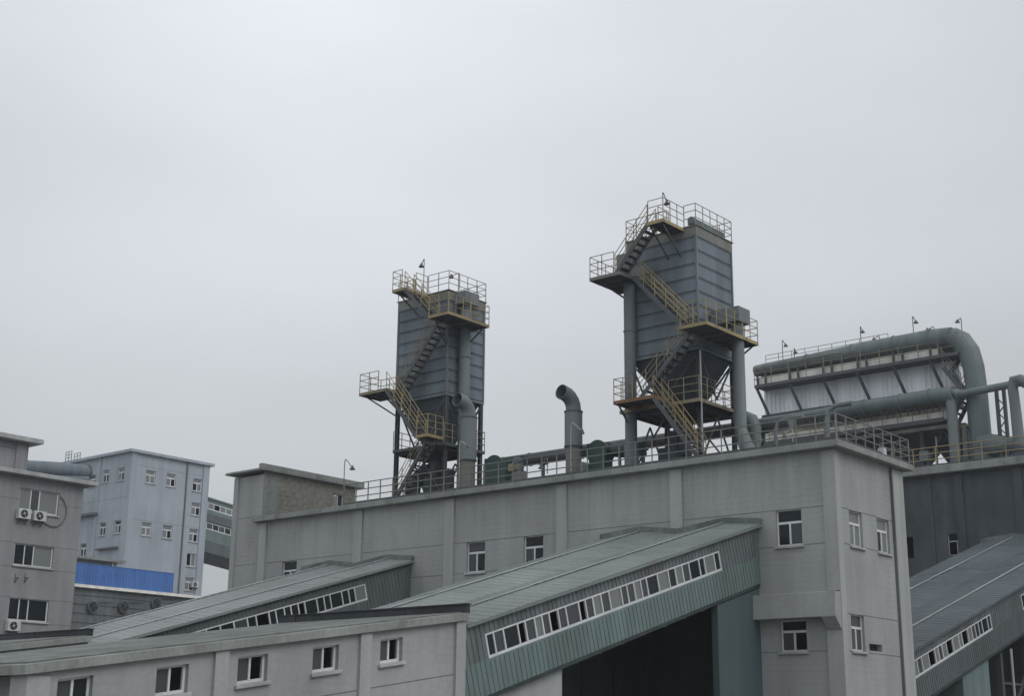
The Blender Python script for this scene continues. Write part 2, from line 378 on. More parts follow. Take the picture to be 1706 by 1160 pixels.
holesR = [(a, b-Z0, c, d-Z0) for a, b, c, d, s in FWR] + [(2.0, 12.04-Z0, 3.03, 12.29-Z0)]
wall(mb, (0, 0, Z0), Y_, Z_, X_, 5.5, ZR-Z0, holesR, 0.25, 0, [z-Z0 for z in (11.95, 13.24, 15.68, 16.95)])
mb.quad((OX, 5.5, Z0), (0, 5.5, Z0), (0, 5.5, ZR), (OX, 5.5, ZR)); mb.quad((OX, 0, Z0), (OX, 5.5, Z0), (OX, 5.5, ZR), (OX, 0, ZR))
mb.quad((OX, 0.3, 14.0), (0, 0.3, 14.0), (0, 5.4, 14.0), (OX, 5.4, 14.0))
# ragged broken hole beside the lower window
rag = [(2.0, 12.29), (2.25, 12.36), (2.5, 12.27), (2.75, 12.31), (2.9, 12.38), (3.03, 12.29)]
mb.box(-0.24, -0.22, 1.95, 3.1, 12.0, 12.4, 2)
mb.build('wall', ['concrete', 'groove', 'interior'], B1)
for x0, z0, x1, z1, s in FW:
    window(B1, (OX, 0, Z0), X_, Z_, -Y_, (x0-OX, z0-Z0, x1-OX, z1-Z0), s)
for a, b, c, d, s in FWR:
    window(B1, (0, 0, Z0), Y_, Z_, X_, (a, b-Z0, c, d-Z0), s)
# pilasters on the long face
for px in (598, 750, 937, 1129):
    x = at(px, 880, 'Y', 0).x
    p = MB(); p.box(x-0.27, x+0.27, -0.09, 0.0, Z0, 18.98); p.build('pilaster', 'pilaster', B1)
p = MB(); p.box(-31.05, -30.55, -0.10, 0.0, Z0, 18.98); p.build('pilaster', 'pilaster', B1)
# corner piers
p = MB(); p.box(-0.46, 0.0, -0.06, 0.0, 14.0, 18.97); p.box(-0.56, 0.0, -0.06, 0.0, Z0, 13.08); p.box(0.0, 0.05, -0.06, 0.32, Z0, 18.97); p.build('corner_pier', 'pilaster', B1)
p = MB(); p.box(0.0, 0.10, 4.5, 4.58, Z0, 18.97, 1); p.box(0.0, 0.08, 4.58, 5.52, Z0, 18.96); p.build('corner_pier', ['pilaster', 'groove'], B1)
# deep ledge on the long face, chamfered at the corner
p = MB(); p.prism([(0.03, 0, 13.94), (0.03, -0.47, 13.94), (0.03, -0.5, 13.08), (0.03, 0, 13.08)], (-3.55, 0, 0))
p.prism([(0.03, 0, 13.08), (0.03, -0.5, 13.08), (0.03, -0.1, 12.66), (0.03, 0, 12.66)], (-0.55, 0, 0)); p.build('ledge', 'concrete', B1, bevel=0.01)
# cornice slab
E_ = 0.38
p = MB(); p.prism([(-31.35, -E_, 19.02), (E_, -E_, 19.02), (E_, 5.5+E_, 19.02), (-31.35, 5.5+E_, 19.02)], (0, 0, 0.24))
p.build('cornice', 'cornice', B1, bevel=0.02)
p = MB(); p.prism([(-31.2, -0.22, 19.26), (0.22, -0.22, 19.26), (0.22, 5.7, 19.26), (-31.2, 5.7, 19.26)], (0, 0, 0.05)); p.build('roof_slab', 'flat_roof', B1)
# raised left end
p = MB(); wall(p, (-33.15, -0.05, Z0), X_, Z_, -Y_, 2.15, 21.45-Z0, [], 0, 0, [17.0-Z0, 19.35-Z0]); 
p.quad((-31.02, -0.05, Z0), (-31.02, 7.0, Z0), (-31.02, 7.0, 19.3), (-31.02, -0.05, 19.3)); p.quad((-33.15, -0.05, Z0), (-33.15, 7, Z0), (-33.15, 7, 21.5), (-33.15, -0.05, 21.5))
p.quad((-33.15, 7, Z0), (-31, 7, Z0), (-31, 7, 20.0), (-33.15, 7, 20.0)); p.build('end_tower_wall', ['concrete', 'groove'], B1)
p = MB(); p.box(-33.17, -32.85, -0.13, -0.05, Z0, 21.45); p.build('pilaster', 'pilaster', B1)
# brick penthouse wall facing the roof, with an open window
wb = MB(); hz = [(4.66-0.9, 20.42-19.3, 5.45-0.9, 21.12-19.3)]
wall(wb, (-30.99, 0.9, 19.3), Y_, Z_, X_, 5.35, 2.3, hz, 0.15, 0)
wall(wb, (-33.2, 6.25, 19.3), X_, Z_, Y_, 2.2, 2.3, [(0.1, 0.7, 1.9, 2.1)], 0.12, 0)
wb.build('brick_wall', ['brick'], B1)
window(B1, (-30.99, 0.9, 19.3), Y_, Z_, X_, hz[0], 'R:od', sill=True, fr=0.05)
p = MB(); p.box(-31.0, -30.97, -0.05, 0.9, 19.3, 21.62); p.build('rendered_return', 'cornice', B1)
p = MB(); p.box(-33.62, -30.72, -0.42, 6.65, 21.60, 21.66); p.box(-30.98, -30.72, -0.42, 6.65, 21.66, 21.93); p.box(-33.6, -30.98, -0.38, 6.6, 21.66, 21.72)
p.build('penthouse_cornice', 'cornice', B1, bevel=0.015)
# stub bars sticking out of the return wall
for z in (21.15, 20.5, 19.55):
    q = MB(); q.tube([(-30.97, 0.25, z), (-30.6, 0.2, z+0.02), (-30.6, 1.4, z-0.05)], 0.015, 5); q.build('stub_bar', 'rail', B1)

# roof edge railings: two things
R1 = empty('roof_railing', (-15, -0.3, 19.26), 'grey pipe railing along the long front edge of the plant building roof', 'railing')
railing(R1, [(at(574, 820, 'Y', -0.28).x, -0.28, 19.26), (0.28, -0.28, 19.26)], 0.97, 0.78, 'rail', split=True)
R2 = empty('roof_railing', (0.3, 2.8, 19.26), 'short pipe railing along the right end edge of the plant building roof', 'railing')
railing(R2, [(0.29, -0.24, 19.26), (0.29, 5.75, 19.26), (-0.9, 5.75, 19.26)], 0.97, 0.72, 'rail', split=True)

# ================================================================== inclined galleries
def irregular(n, seed):
    r = random.Random(seed*7+n); w_ = [r.choice((0.8, 0.9, 1.0, 1.5)) for i in range(n)]; t = sum(w_); x = [0.0]
    for a in w_: x.append(x[-1]+a/t)
    x[-1] = 1.0; return x
def gallery(name, label, xn, Y0, Y1, zw, lower_mat, upper_mat, roofm, spec, wy0, wy1, extra=(), W=7.25, S=0.29, hgt=2.15, seed=1):
    """double-pitched inclined conveyor gallery rising along +Y; zw = near eave height at Y1"""
    rnd = random.Random(seed)
    G = empty(name, (xn-W/2, Y1, 0), label, 'gallery')
    a = math.atan(S); U = Vector((0, cos(a), sin(a))); V = Vector((0, -sin(a), cos(a))); N = X_
    ez = lambda y: zw+S*(y-Y1)
    xw = xn-0.17
    # wall frame: origin at lower edge start
    ys = Y0; Ob = Vector((xw, ys, ez(ys)-hgt)); Hh = hgt*cos(a)-0.02
    Wl = (Y1+0.6-ys)/cos(a)
    def uv(y, z):
        d = Vector((0, y-Ob.y, z-Ob.z)); return d.dot(U), d.dot(V)
    strips = []
    wv0 = Hh*0.46; wv1 = wv0+0.68
    for (s0, s1, sp) in [(wy0, wy1, spec)]+list(extra):
        u_a = (s0-ys)/cos(a)+wv0*tan(a)*1.0; u_b = (s1-ys)/cos(a)+wv0*tan(a)
        strips.append((max(u_a, 0.02), wv0, u_b, wv1, sp))
    mbw = MB(); wall(mbw, Ob, U, V, N, Wl, Hh, [h[:4] for h in strips], 0.12, 0)
    # split skin: repaint faces below the window band
    for i, f in enumerate(mbw.f):
        c = sum((mbw.v[k] for k in f), Vector())/len(f); v = (c-Ob).dot(V)
        if v > wv0+0.02: mbw.mi[i] = 1
    rib = 0.21; u = 0.1
    while u < Wl-0.1:
        hit = any(h[0]-0.05 < u < h[2]+0.05 for h in strips)
        mbw.bb(Ob, U, V, N, u-0.03, u+0.03, 0.0, (wv0-0.06) if hit else wv0, 0.001, 0.018, 0)
        mbw.bb(Ob, U, V, N, u-0.03, u+0.03, (wv1+0.04) if hit else wv0, Hh, 0.001, 0.018, 1)
        u += rib
    mbw.build('siding', [lower_mat, upper_mat], G)
    for h in strips: window(G, Ob, U, V, N, h[:4], h[4], sill=False, fr=0.06, inset=0.0, name='window_strip', lights=irregular(len(h[4])-2, seed))
    # underside, back wall
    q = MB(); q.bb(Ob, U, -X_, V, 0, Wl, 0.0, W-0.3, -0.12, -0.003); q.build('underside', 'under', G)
    q = MB(); q.bb(Ob, U, -X_, V, 0, Wl, W-0.42, W-0.34, 0, Hh); q.build('far_siding', lower_mat, G)
    q = MB(); q.bb(Ob, U, -X_, V, 0, Wl, 0.3, W-0.5, 0.01, 0.05); q.build('floor', 'interior', G)
    if lower_mat == 'siding':
        for k in range(9):
            yb = -10.6+1.2*k; zb = ez(yb)-hgt-0.16; q = MB(); q.box(xn-W+0.9, xn-0.45, yb-0.05, yb+0.05, zb-0.08, zb+0.03); q.build('cross_beam', 'steel', G)
    # double roof
    prof = [(0, 0.0), (0.222, 0.17), (0.50, -0.07), (0.745, 0.16), (1.0, 0.0)]
    yr = ys+0.5; Or = Vector((xn, yr, ez(yr)))
    Lr = (Y1-0.01-yr)/cos(a)
    q = MB()
    P_ = lambda t, u, dz=0.0: Or-X_*W*t+U*u+Z_*(dz)
    for (t0, z0), (t1, z1) in zip(prof[:-1], prof[1:]):
        u = 0.0
        while u < Lr:
            u2 = min(u+rnd.choice((0.84, 1.26, 1.68, 2.52)), Lr); lift = rnd.choice((0.0, 0.0, 0.004, 0.008))
            q.quad(P_(t0, u, z0+lift), P_(t1, u, z1+lift), P_(t1, u2, z1+lift), P_(t0, u2, z0+lift), 1 if rnd.random() < 0.16 and roofm == 'roof' else 0); u = u2
        u = 0.2
        while u < Lr:
            w_ = 0.022; h_ = 0.016
            for uu, hh in ((u, h_),):
                A, B = P_(t0, uu, z0), P_(t1, uu, z1)
                q.add([A-U*w_, B-U*w_, B+U*w_, A+U*w_, A-U*w_*0.4+Z_*hh, B-U*w_*0.4+Z_*hh, B+U*w_*0.4+Z_*hh, A+U*w_*0.4+Z_*hh],
                      [[4, 5, 6, 7], [0, 1, 5, 4], [3, 7, 6, 2], [0, 4, 7, 3], [1, 2, 6, 5]])
            u += 0.42
    q.bb(Or, U, X_, Z_, 0, Lr, -0.04, 0.0, -0.10, -0.002)
    q.build('roof', [roofm, 'roof_patch'], G)
    for t, z in (prof[1], prof[3]):
        q = MB(); c0, c1 = P_(t-0.02, 0, z-0.0), P_(t-0.02, Lr, z-0.0)
        k = 0.0
        while k < Lr-0.3:
            k2 = min(k+2.4, Lr); dz = rnd.uniform(0.0, 0.02)
            A0, A1 = P_(t-0.012, k, z+0.02+dz), P_(t-0.012, k2-0.015, z+0.02+dz); C0, C1 = P_(t, k, z+0.045+dz), P_(t, k2-0.015, z+0.045+dz); D0, D1 = P_(t+0.012, k, z+0.02+dz), P_(t+0.012, k2-0.015, z+0.02+dz)
            q.add([A0, A1, C1, C0, D1, D0], [[0, 1, 2, 3], [3, 2, 4, 5]]); k = k2
        q.build('ridge_capping', 'ridge', G)
    q = MB()
    for (t0, z0), (t1, z1) in zip(prof[:-1], prof[1:]):
        A, B = Vector((xn-W*t0, Y1-0.16, ez(Y1-0.16)+z0)), Vector((xn-W*t1, Y1-0.16, ez(Y1-0.16)+z1))
        q.add([A, B, B+Z_*0.22, A+Z_*0.22, A+Y_*0.12+Z_*0.25, B+Y_*0.12+Z_*0.25], [[0, 1, 2, 3], [3, 2, 5, 4]])
    q.build('wall_flashing', 'flat_roof', G)
    return G, Ob, U, V

specB = 'R:dldollloldllloldlllldlldlddld'
specB = 'R:dldolclollolclcllcldcdclddcd'
GB, ObB, UB, VB = gallery('conveyor_gallery', 'teal clad conveyor gallery rising to the middle of the plant building, white window strip', -2.98, -16.6, 0.0, 16.57, 'siding', 'siding_grey', 'roof', specB, -15.0, -2.6, seed=3)
specA = 'R:dddodldddoddldoddddoddddddc'
GA, _, _, _ = gallery('conveyor_gallery', 'dark grey clad conveyor gallery with pale roof rising to the left of the plant building', -20.53, -16.6, 0.0, 16.45, 'siding_dark', 'siding_dark', 'roof_pale', specA, -15.0, -2.6, seed=4)
specC = 'R:dldloclcoclcoccocldddd'
GC, ObC, UC, VC = gallery('conveyor_gallery', 'grey green conveyor gallery at lower right rising to the sooty building', -0.93, 5.75, 34.15, 20.02, 'siding_dark', 'siding_grey', 'roof_dark', specC, 5.9, 16.45, extra=[(20.35, 27.0, 'R:dldldlldlddl')], seed=5)

# piers and enclosures under the galleries
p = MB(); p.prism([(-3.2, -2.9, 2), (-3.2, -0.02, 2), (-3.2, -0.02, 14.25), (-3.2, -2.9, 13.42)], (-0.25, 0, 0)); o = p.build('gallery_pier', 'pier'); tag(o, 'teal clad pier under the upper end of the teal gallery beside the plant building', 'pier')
p = MB(); p.prism([(-3.35, -16.0, 2), (-3.35, -11.45, 2), (-3.35, -11.45, 11.1), (-3.35, -16.0, 9.8)], (-6.6, 0, 0)); o = p.build('support_block', 'concrete'); tag(o, 'bare grey concrete block under the lower end of the teal gallery', 'pier')
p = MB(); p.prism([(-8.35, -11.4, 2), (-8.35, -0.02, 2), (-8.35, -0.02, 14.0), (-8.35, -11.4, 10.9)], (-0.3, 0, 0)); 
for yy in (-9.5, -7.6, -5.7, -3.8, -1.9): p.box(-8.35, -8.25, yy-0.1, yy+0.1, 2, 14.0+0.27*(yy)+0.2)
o = p.build('undercroft_wall', 'under'); tag(o, 'wall coloured as dark as the shade below the teal gallery', 'wall')
p = MB(); p.box(-8.3, -3.5, -0.12, -0.01, 2, 13.9); o = p.build('undercroft_shade_panel', 'under'); tag(o, 'panel coloured dark as shade on the plant building below the teal gallery', 'cladding')  # dark sheet standing in for the shade on the facade
p = MB(); p.prism([(-1.2, 13.0, 2), (-1.2, 15.9, 2), (-1.2, 15.9, 12.9), (-1.2, 13.0, 12.05)], (-1.2, 0, 0)); o = p.build('gallery_pier', 'siding'); tag(o, 'pale clad pier under the right hand gallery, lower right corner of the photo', 'pier')
p = MB(); p.prism([(-7.6, 5.6, 2), (-7.6, 34.0, 2), (-7.6, 34.0, 17.6), (-7.6, 5.6, 9.5)], (-0.3, 0, 0)); o = p.build('undercroft_wall', 'under'); tag(o, 'wall coloured as dark as the shade below the right hand gallery', 'wall')
TR = empty('trestle', (-3, 19, 2), 'dark steel trestle with pale pipe under the right hand gallery', 'trestle')
for y in (18.2, 21.5, 24.5):
    for x in (-1.6, -6.2):
        q = MB(); q.box(x-0.12, x+0.12, y-0.12, y+0.12, 2, 17.45+0.29*(y-34.15)); q.build('column', 'steel', TR)
for (a, b) in (((-1.6, 18.2, 11.2), (-6.2, 18.2, 8)), ((-1.6, 21.5, 12.2), (-1.6, 18.2, 9)), ((-1.6, 18.2, 11.5), (-1.6, 24.5, 11.5)), ((-6.2, 18.2, 10.5), (-6.2, 24.5, 10.5)), ((-6.2, 18.2, 12), (-6.2, 24.5, 8))):
    q = MB(); q.bar(a, b, 0.1, 0.1); q.build('brace', 'steel', TR)
a = at(1684, 1082, 'Y', 17); b = at(1691, 1165, 'Y', 17)
q = MB(); q.tube([(a.x, 17, a.z), (a.x, 17, 6)], 0.06, 8); q.build('pipe', 'pipe_pale', TR)

# ================================================================== low-sloped transfer corridor (front) and its twin
def corridor(name, label, dx, near, wins):
    S = 0.1475; yA, yB = -29.2, -16.15; ez = lambda y: 12.0+S*(y-yB)
    G = empty(name, (-6.7+dx, -22, 0), label, 'building')
    U = Vector((0, 1, S)); x = -3.07+dx; zb = 2.0
    O = Vector((x, yA, zb)); zA = ez(yA)
    mbw = MB()
    holes = [(y0-yA, zA-zb-d1, y1-yA, zA-zb-d0) for (y0, y1, d0, d1, s) in wins]
    wall(mbw, O, U, Z_, X_, yB-yA, zA-zb, holes, 0.28, 0, [zA-zb-1.38] if near else [])
    W = 7.3
    mbw.quad((x, yB, zb), (x-W, yB, zb), (x-W, yB, ez(yB)), (x, yB, ez(yB)))
    mbw.quad((x-W, yA, zb), (x-W, yB, zb), (x-W, yB, ez(yB)), (x-W, yA, ez(yA)))
    # end face towards the viewer: recessed behind columns
    mbw.quad((x-W, yA+0.5, zb), (x-0.5, yA+0.5, zb), (x-0.5, yA+0.5, ez(yA)), (x-W, yA+0.5, ez(yA)))
    mbw.build('wall', ['concrete', 'groove'], G)
    p = MB(); p.box(x-0.55, x+0.06, yA-0.03, yA+0.5, zb, zA-0.02); p.build('corner_pier', 'pilaster', G)
    p = MB(); p.box(x-W, x-0.3, yA-0.15, yA+0.3, zA-0.65, zA-0.5); p.build('ledge', 'cornice', G)
    if near:
        for yc in (-24.4, -19.9, -16.35):
            w2 = 0.19
            p = MB(); p.prism([(x, yc-w2, zb), (x, yc+w2, zb), (x, yc+w2, ez(yc+w2)-0.01), (x, yc-w2, ez(yc-w2)-0.01)], (0.09, 0, 0)); p.build('pilaster', 'pilaster', G)
    for h, wn in zip(holes, wins):
        window(G, O, U, Z_, X_, h, wn[4], sill=near, fr=0.06, inset=0.12)
    # fascia slab and roof
    p = MB()
    e = 0.16
    def sl(xa, xb, z0, z1, mi):
        p.prism([(xa, yA-e, ez(yA-e)+z0), (xa, yB+0.02, ez(yB+0.02)+z0), (xa, yB+0.02, ez(yB+0.02)+z1), (xa, yA-e, ez(yA-e)+z1)], (xb-xa, 0, 0), mi)
    sl(x-W-0.1, x+e, 0.0, 0.215, 0)
    p.build('roof_slab', 'cornice', G, bevel=0.015)
    p = MB()
    p.prism([(x+e-0.16, yA-e+0.16, ez(yA)+0.217), (x+e-0.16, yB, ez(yB)+0.217), (x-W-0.05, yB, ez(yB)+0.217), (x-W-0.05, yA-e+0.16, ez(yA)+0.217)], (0, 0, 0.03))
    p.build('roof_covering', 'flat_roof', G)
    p = MB()
    k = x+e
    rr = random.Random(5+int(dx))
    while k > x-W-0.15:
        k2 = max(k-1.15, x-W-0.2); j = rr.uniform(-0.012, 0.012)
        p.box(k2, k-0.01, yB-0.10+j, yB+0.06, ez(yB)+0.2+j*0.5, ez(yB)+0.44+j); k = k2
    p.box(x-W-0.15, x+e+0.03, yB-0.14, yB+0.08, ez(yB)+0.43, ez(yB)+0.46)
    p.build('end_upstand', 'flash', G)
    return G
Pw = [(-28.5, -27.67, 0.18, 0.75, 'R:ld'), (-26.1, -25.25, 0.20, 0.82, 'R:lo'), (-23.88, -23.0, 0.20, 0.82, 'R:lo'), (-21.6, -20.75, 0.20, 0.81, 'R:lo'), (-19.32, -18.52, 0.22, 0.83, 'R:lo')]
corridor('transfer_corridor', 'pale rendered sloping corridor with five sliding windows in the foreground', 0, True, Pw)
corridor('transfer_corridor', 'sloping corridor roof with dark end upstand behind the foreground corridor, far left', -17.6, False, [])

# ================================================================== gooseneck lamps
def lamp(px, ytop, ybase, ax, val, shx, shy, label, group=None, mt='steel', r=0.022, rs=0.12, pole=True):
    """shx, shy: photo pixel of the shade"""
    top = at(px, ytop, ax, val); base = at(px, ybase, ax, val); base.x = top.x; base.y = top.y
    sh = at(shx, shy, ax, val)
    o = empty('gooseneck_lamp', base, label, 'lamp', group)
    s = sh-top; pts = [base, top-Z_*abs(s.length)*0.25]
    for k in range(1, 8):
        t = k/8; pts.append(top+(sh-top)*(t*t*0.6+t*0.4)+Z_*(sin(pi*t)*0.10*s.length)-Z_*0.0)
    pts.append(sh+Z_*0.12)
    q = MB(); q.tube(pts, r, 6); q.build('pole', mt, o, smooth=True)
    q = MB(); d = (sh-top); d.z = 0
    n = 12; q.tube([sh+Z_*0.14, sh+Z_*0.08, sh+Z_*0.02, sh-Z_*0.06], [rs*0.25, rs*0.4, rs*0.75, rs*1.1], n); q.build('lamp_shade', 'steel', o, smooth=True)
    return o

# ================================================================== dust collector towers
def platform(T, x0, x1, y0, y1, z, rails, rm='tan', th=0.11, plate='steel', edge='tan', name='platform'):
    q = MB(); q.box(x0, x1, y0, y1, z-0.03, z)
    n = max(2, int((x1-x0)/0.55)+1)
    if (x1-x0) > (y1-y0):
        for i in range(n):
            x = x0+0.03+(x1-x0-0.06)*i/(n-1); q.box(x-0.025, x+0.025, y0+0.03, y1-0.03, z-th, z-0.031)
    else:
        n = max(2, int((y1-y0)/0.55)+1)
        for i in range(n):
            y = y0+0.03+(y1-y0-0.06)*i/(n-1); q.box(x0+0.03, x1-0.03, y-0.025, y+0.025, z-th, z-0.031)
    P = q.build(name, plate, T)
    q = MB(); e = 0.02
    q.box(x0-e, x1+e, y0-e, y0, z-th, z+0.03); q.box(x1, x1+e, y0, y1, z-th, z+0.03); q.box(x0-e, x0, y0, y1, z-th, z+0.03); q.box(x0-e, x1+e, y1, y1+e, z-th, z+0.03)
    q.build('edge_channel', edge, P)
    for r in rails: railing(P, [(a, b, z) for a, b in r], 0.95, 0.6, rm, toe=0, r=0.018)
    return P
def stair(T, x0, z0, x1, z1, y0, y1, rm='tan', rails=(True, True)):
    q = MB()
    A, B = Vector((x0, 0, z0)), Vector((x1, 0, z1))
    for y in (y0, y1): q.bar(A+Y_*y-Z_*0.06, B+Y_*y-Z_*0.06, 0.04, 0.17)
    n = int(abs(z1-z0)/0.22)
    for i in range(1, n):
        c = A+(B-A)*i/n; q.box(c.x-0.10, c.x+0.10, y0+0.02, y1-0.02, c.z-0.03, c.z)
    S = q.build('staircase', 'steel', T)
    for y, on in ((y0, rails[0]), (y1, rails[1])):
        if on: railing(S, [A+Y_*y, B+Y_*y], 0.85, 0.75, rm, toe=0, r=0.017)
    return S

def tower(name, label, x0, x1, y0, y1, zb, zt, capz):
    T = empty(name, ((x0+x1)/2, (y0+y1)/2, 19.3), label, 'dust collector')
    # housing: stacked plates over a dark core so the seams are real recesses
    q = MB(); q.box(x0+0.05, x1-0.05, y0+0.05, y1-0.05, zb, zt, 1)
    n = 8; hh = (zt-zb-capz)/n
    for i in range(n):
        z = zb+i*hh
        q.prism([(x0, y0, z+0.05), (x1, y0, z+0.05), (x1, y1, z+0.05), (x0, y1, z+0.05)], (0, 0, hh-0.07), 0)
        q.prism([(x0-0.025, y0-0.025, z+hh-0.035), (x1+0.025, y0-0.025, z+hh-0.035), (x1+0.025, y1+0.025, z+hh-0.035), (x0-0.025, y1+0.025, z+hh-0.035)], (0, 0, 0.035), 0)
    for (x, y) in ((x0, y0), (x1, y0), (x1, y1), (x0, y1)):
        q.box(x-0.045, x+0.045, y-0.045, y+0.045, zb, zt-capz)
    q.build('housing', ['housing', 'gap'], T)
    q = MB(); q.box(x0-0.05, x1+0.05, y0-0.05, y1+0.05, zt-capz+0.01, zt); q.box(x0-0.1, x1+0.1, y0-0.1, y1+0.1, zt, zt+0.04); q.build('roof_cap', 'cap', T, bevel=0.01)
    q = MB(); q.box(x0-0.04, x1+0.04, y0-0.04, y1+0.04, zb-0.12, zb-0.001); q.build('base_frame', 'housing', T)
    # hopper
    cx, cy = (x0+x1)/2, (y0+y1)/2; zh = 21.75; r = 0.32
    a = [(x0+0.12, y0+0.12, zb-0.121), (x1-0.12, y0+0.12, zb-0.121), (x1-0.12, y1-0.12, zb-0.121), (x0+0.12, y1-0.12, zb-0.121)]
    b = [(cx-r, cy-r, zh), (cx+r, cy-r, zh), (cx+r, cy+r, zh), (cx-r, cy+r, zh)]
    q = MB(); q.add(a+b, [[0, 1, 5, 4], [1, 2, 6, 5], [2, 3, 7, 6], [3, 0, 4, 7], [0, 3, 2, 1], [4, 5, 6, 7]])
    for k in range(1, 5):
        t = k/5; c = [Vector(p)+(Vector(s)-Vector(p))*t for p, s in zip(a, b)]
        for i in range(4):
            q.bar(c[i], c[(i+1) % 4], 0.07, 0.05)
    H = q.build('hopper', 'hopper', T)
    q = MB(); q.box(cx-0.3, cx+0.3, cy-0.3, cy+0.3, 21.2, zh-0.01); q.tube([(cx, cy, 21.2), (cx, cy, 20.6)], 0.22, 10); q.box(cx-0.45, cx+0.25, cy-0.25, cy+0.25, 20.2, 20.6); q.build('discharge_valve', 'hopper', H)
    for (x, y) in ((x0+0.07, y0+0.07), (x1-0.07, y0+0.07), (x1-0.07, y1-0.07), (x0+0.07, y1-0.07)):
        q = MB(); q.box(x-0.085, x+0.085, y-0.02, y+0.02, 19.3, zb-0.121); q.box(x-0.085, x-0.065, y-0.085, y+0.085, 19.3, zb-0.121); q.box(x+0.065, x+0.085, y-0.085, y+0.085, 19.3, zb-0.121); q.box(x-0.15, x+0.15, y-0.15, y+0.15, 19.3, 19.34)
        q.build('leg', 'steel', T)
    X0, X1, Y0, Y1 = x0+0.07, x1-0.07, y0+0.07, y1-0.07
    for (A, B) in (((X0, Y0), (X1, Y0)), ((X1, Y0), (X1, Y1)), ((X0, Y1), (X1, Y1)), ((X0, Y0), (X0, Y1))):
        q = MB(); mx, my = (A[0]+B[0])/2, (A[1]+B[1])/2
        for (za, zm) in ((zb-0.2, 22.35), ):
            q.bar((A[0], A[1], za), (mx, my, zm), 0.06, 0.06); q.bar((B[0], B[1], za), (mx, my, zm), 0.06, 0.06)
        q.bar((A[0], A[1], 19.5), (mx, my, 21.6), 0.06, 0.06); q.bar((B[0], B[1], 19.5), (mx, my, 21.6), 0.06, 0.06)
        q.bar((A[0], A[1], 21.85), (B[0], B[1], 21.85), 0.08, 0.14)
        q.build('brace', 'steel', T)
    return T

# ---- left tower
T1 = tower('dust_collector', 'left blue grey dust collector tower with zigzag stairs, lower of the two on the roof', -23.66, -20.40, 1.7, 4.3, 24.42, 29.42, 0.48)
platform(T1, -23.55, -20.25, 1.5, 4.3, 21.98, [[(-20.3, 1.5), (-20.25, 4.3), (-23.55, 4.3), (-23.55, 1.5)]], rm='khaki', edge='steel', name='lower_platform')
platform(T1, -20.75, -20.02, 0.1, 1.12, 22.12, [[(-20.70, 0.1), (-20.02, 0.1), (-20.02, 1.12)]], edge='tan')
platform(T1, -24.54, -22.75, 0.1, 1.5, 24.64, [[(-22.78, 1.5), (-24.54, 1.5), (-24.54, 0.1), (-23.3, 0.1)]], rm='khaki', edge='khaki')
platform(T1, -20.15, -18.92, 0.1, 1.62, 27.70, [[(-20.15, 0.1), (-18.92, 0.1), (-18.92, 1.62)]])
platform(T1, -20.33, -18.92, 1.66, 2.95, 27.695, [[(-18.92, 1.66), (-18.92, 2.95), (-20.3, 2.95)]])
platform(T1, -22.56, -21.75, 0.1, 1.63, 29.42, [[(-21.95, 0.1), (-22.56, 0.1), (-22.56, 1.63)], [(-21.75, 0.85), (-21.75, 1.63)]])
stair(T1, -22.75, 19.45, -20.75, 22.1, 0.82, 1.42, 'khaki')
stair(T1, -20.75, 22.12, -22.78, 24.62, 0.12, 0.74, 'tan')
stair(T1, -22.78, 24.64, -20.15, 27.68, 0.82, 1.42, 'khaki')
stair(T1, -20.15, 27.70, -21.78, 29.40, 0.12, 0.74, 'tan')
o = railing(T1, [(-21.7, 1.66, 29.46), (-20.36, 1.66, 29.46), (-20.36, 4.34, 29.46), (-23.7, 4.34, 29.46), (-23.7, 1.66, 29.46), (-22.6, 1.66, 29.46)], 0.95, 0.6, 'khaki', toe=0, r=0.018)
# brackets under the platforms
def bracket(T, a, b):
    q = MB(); q.bar(a, b, 0.055, 0.055); q.build('bracket', 'steel', T)
for a, b in (((-24.3, .3, 24.5), (-23.6, 1.7, 23.7)), ((-23.2, .3, 24.5), (-23.2, 1.7, 23.7)), ((-20.0, .4, 27.55), (-20.45, 1.7, 26.7)), ((-19.1, 2.7, 27.5), (-20.3, 2.7, 26.7)), ((-22.3, .3, 29.25), (-22.3, 1.65, 28.5))): bracket(T1, a, b)
pc = at(775, 560, 'Y', 2.55)
xd = pc.x
D = MB(); D.tube([(xd, 2.55, 19.35), (xd, 2.55, 28.75)], 0.27, 20); DD = D.build('outlet_duct', 'duct', T1, smooth=True)
for z in (22.9, 26.2, 28.6):
    q = MB(); q.tube([(xd, 2.55, z), (xd, 2.55, z+0.05)], 0.31, 20); q.build('flange', 'duct', DD)
q = MB(); q.box(-20.36, xd+0.42, 2.05, 3.05, 28.78, 29.38); q.build('duct_head', 'duct', DD, bevel=0.01)
# fan and pipework under the hopper
q = MB(); q.tube([(-22.0, 3.0, 21.2), (-22.4, 2.4, 20.8), (-22.6, 1.9, 20.3), (-22.55, 1.9, 19.4)], [0.4, 0.42, 0.42, 0.30], 14); q.build('inlet_elbow', 'hopper', T1, smooth=True)
q = MB(); q.box(-21.9, -21.3, 1.9, 2.6, 19.35, 20.6); q.tube([(-21.6, 2.2, 20.6), (-21.6, 2.4, 21.3)], 0.25, 12); q.box(-20.9, -20.5, 2.1, 2.5, 19.35, 20.9); q.build('screw_conveyor_drive', 'hopper', T1)

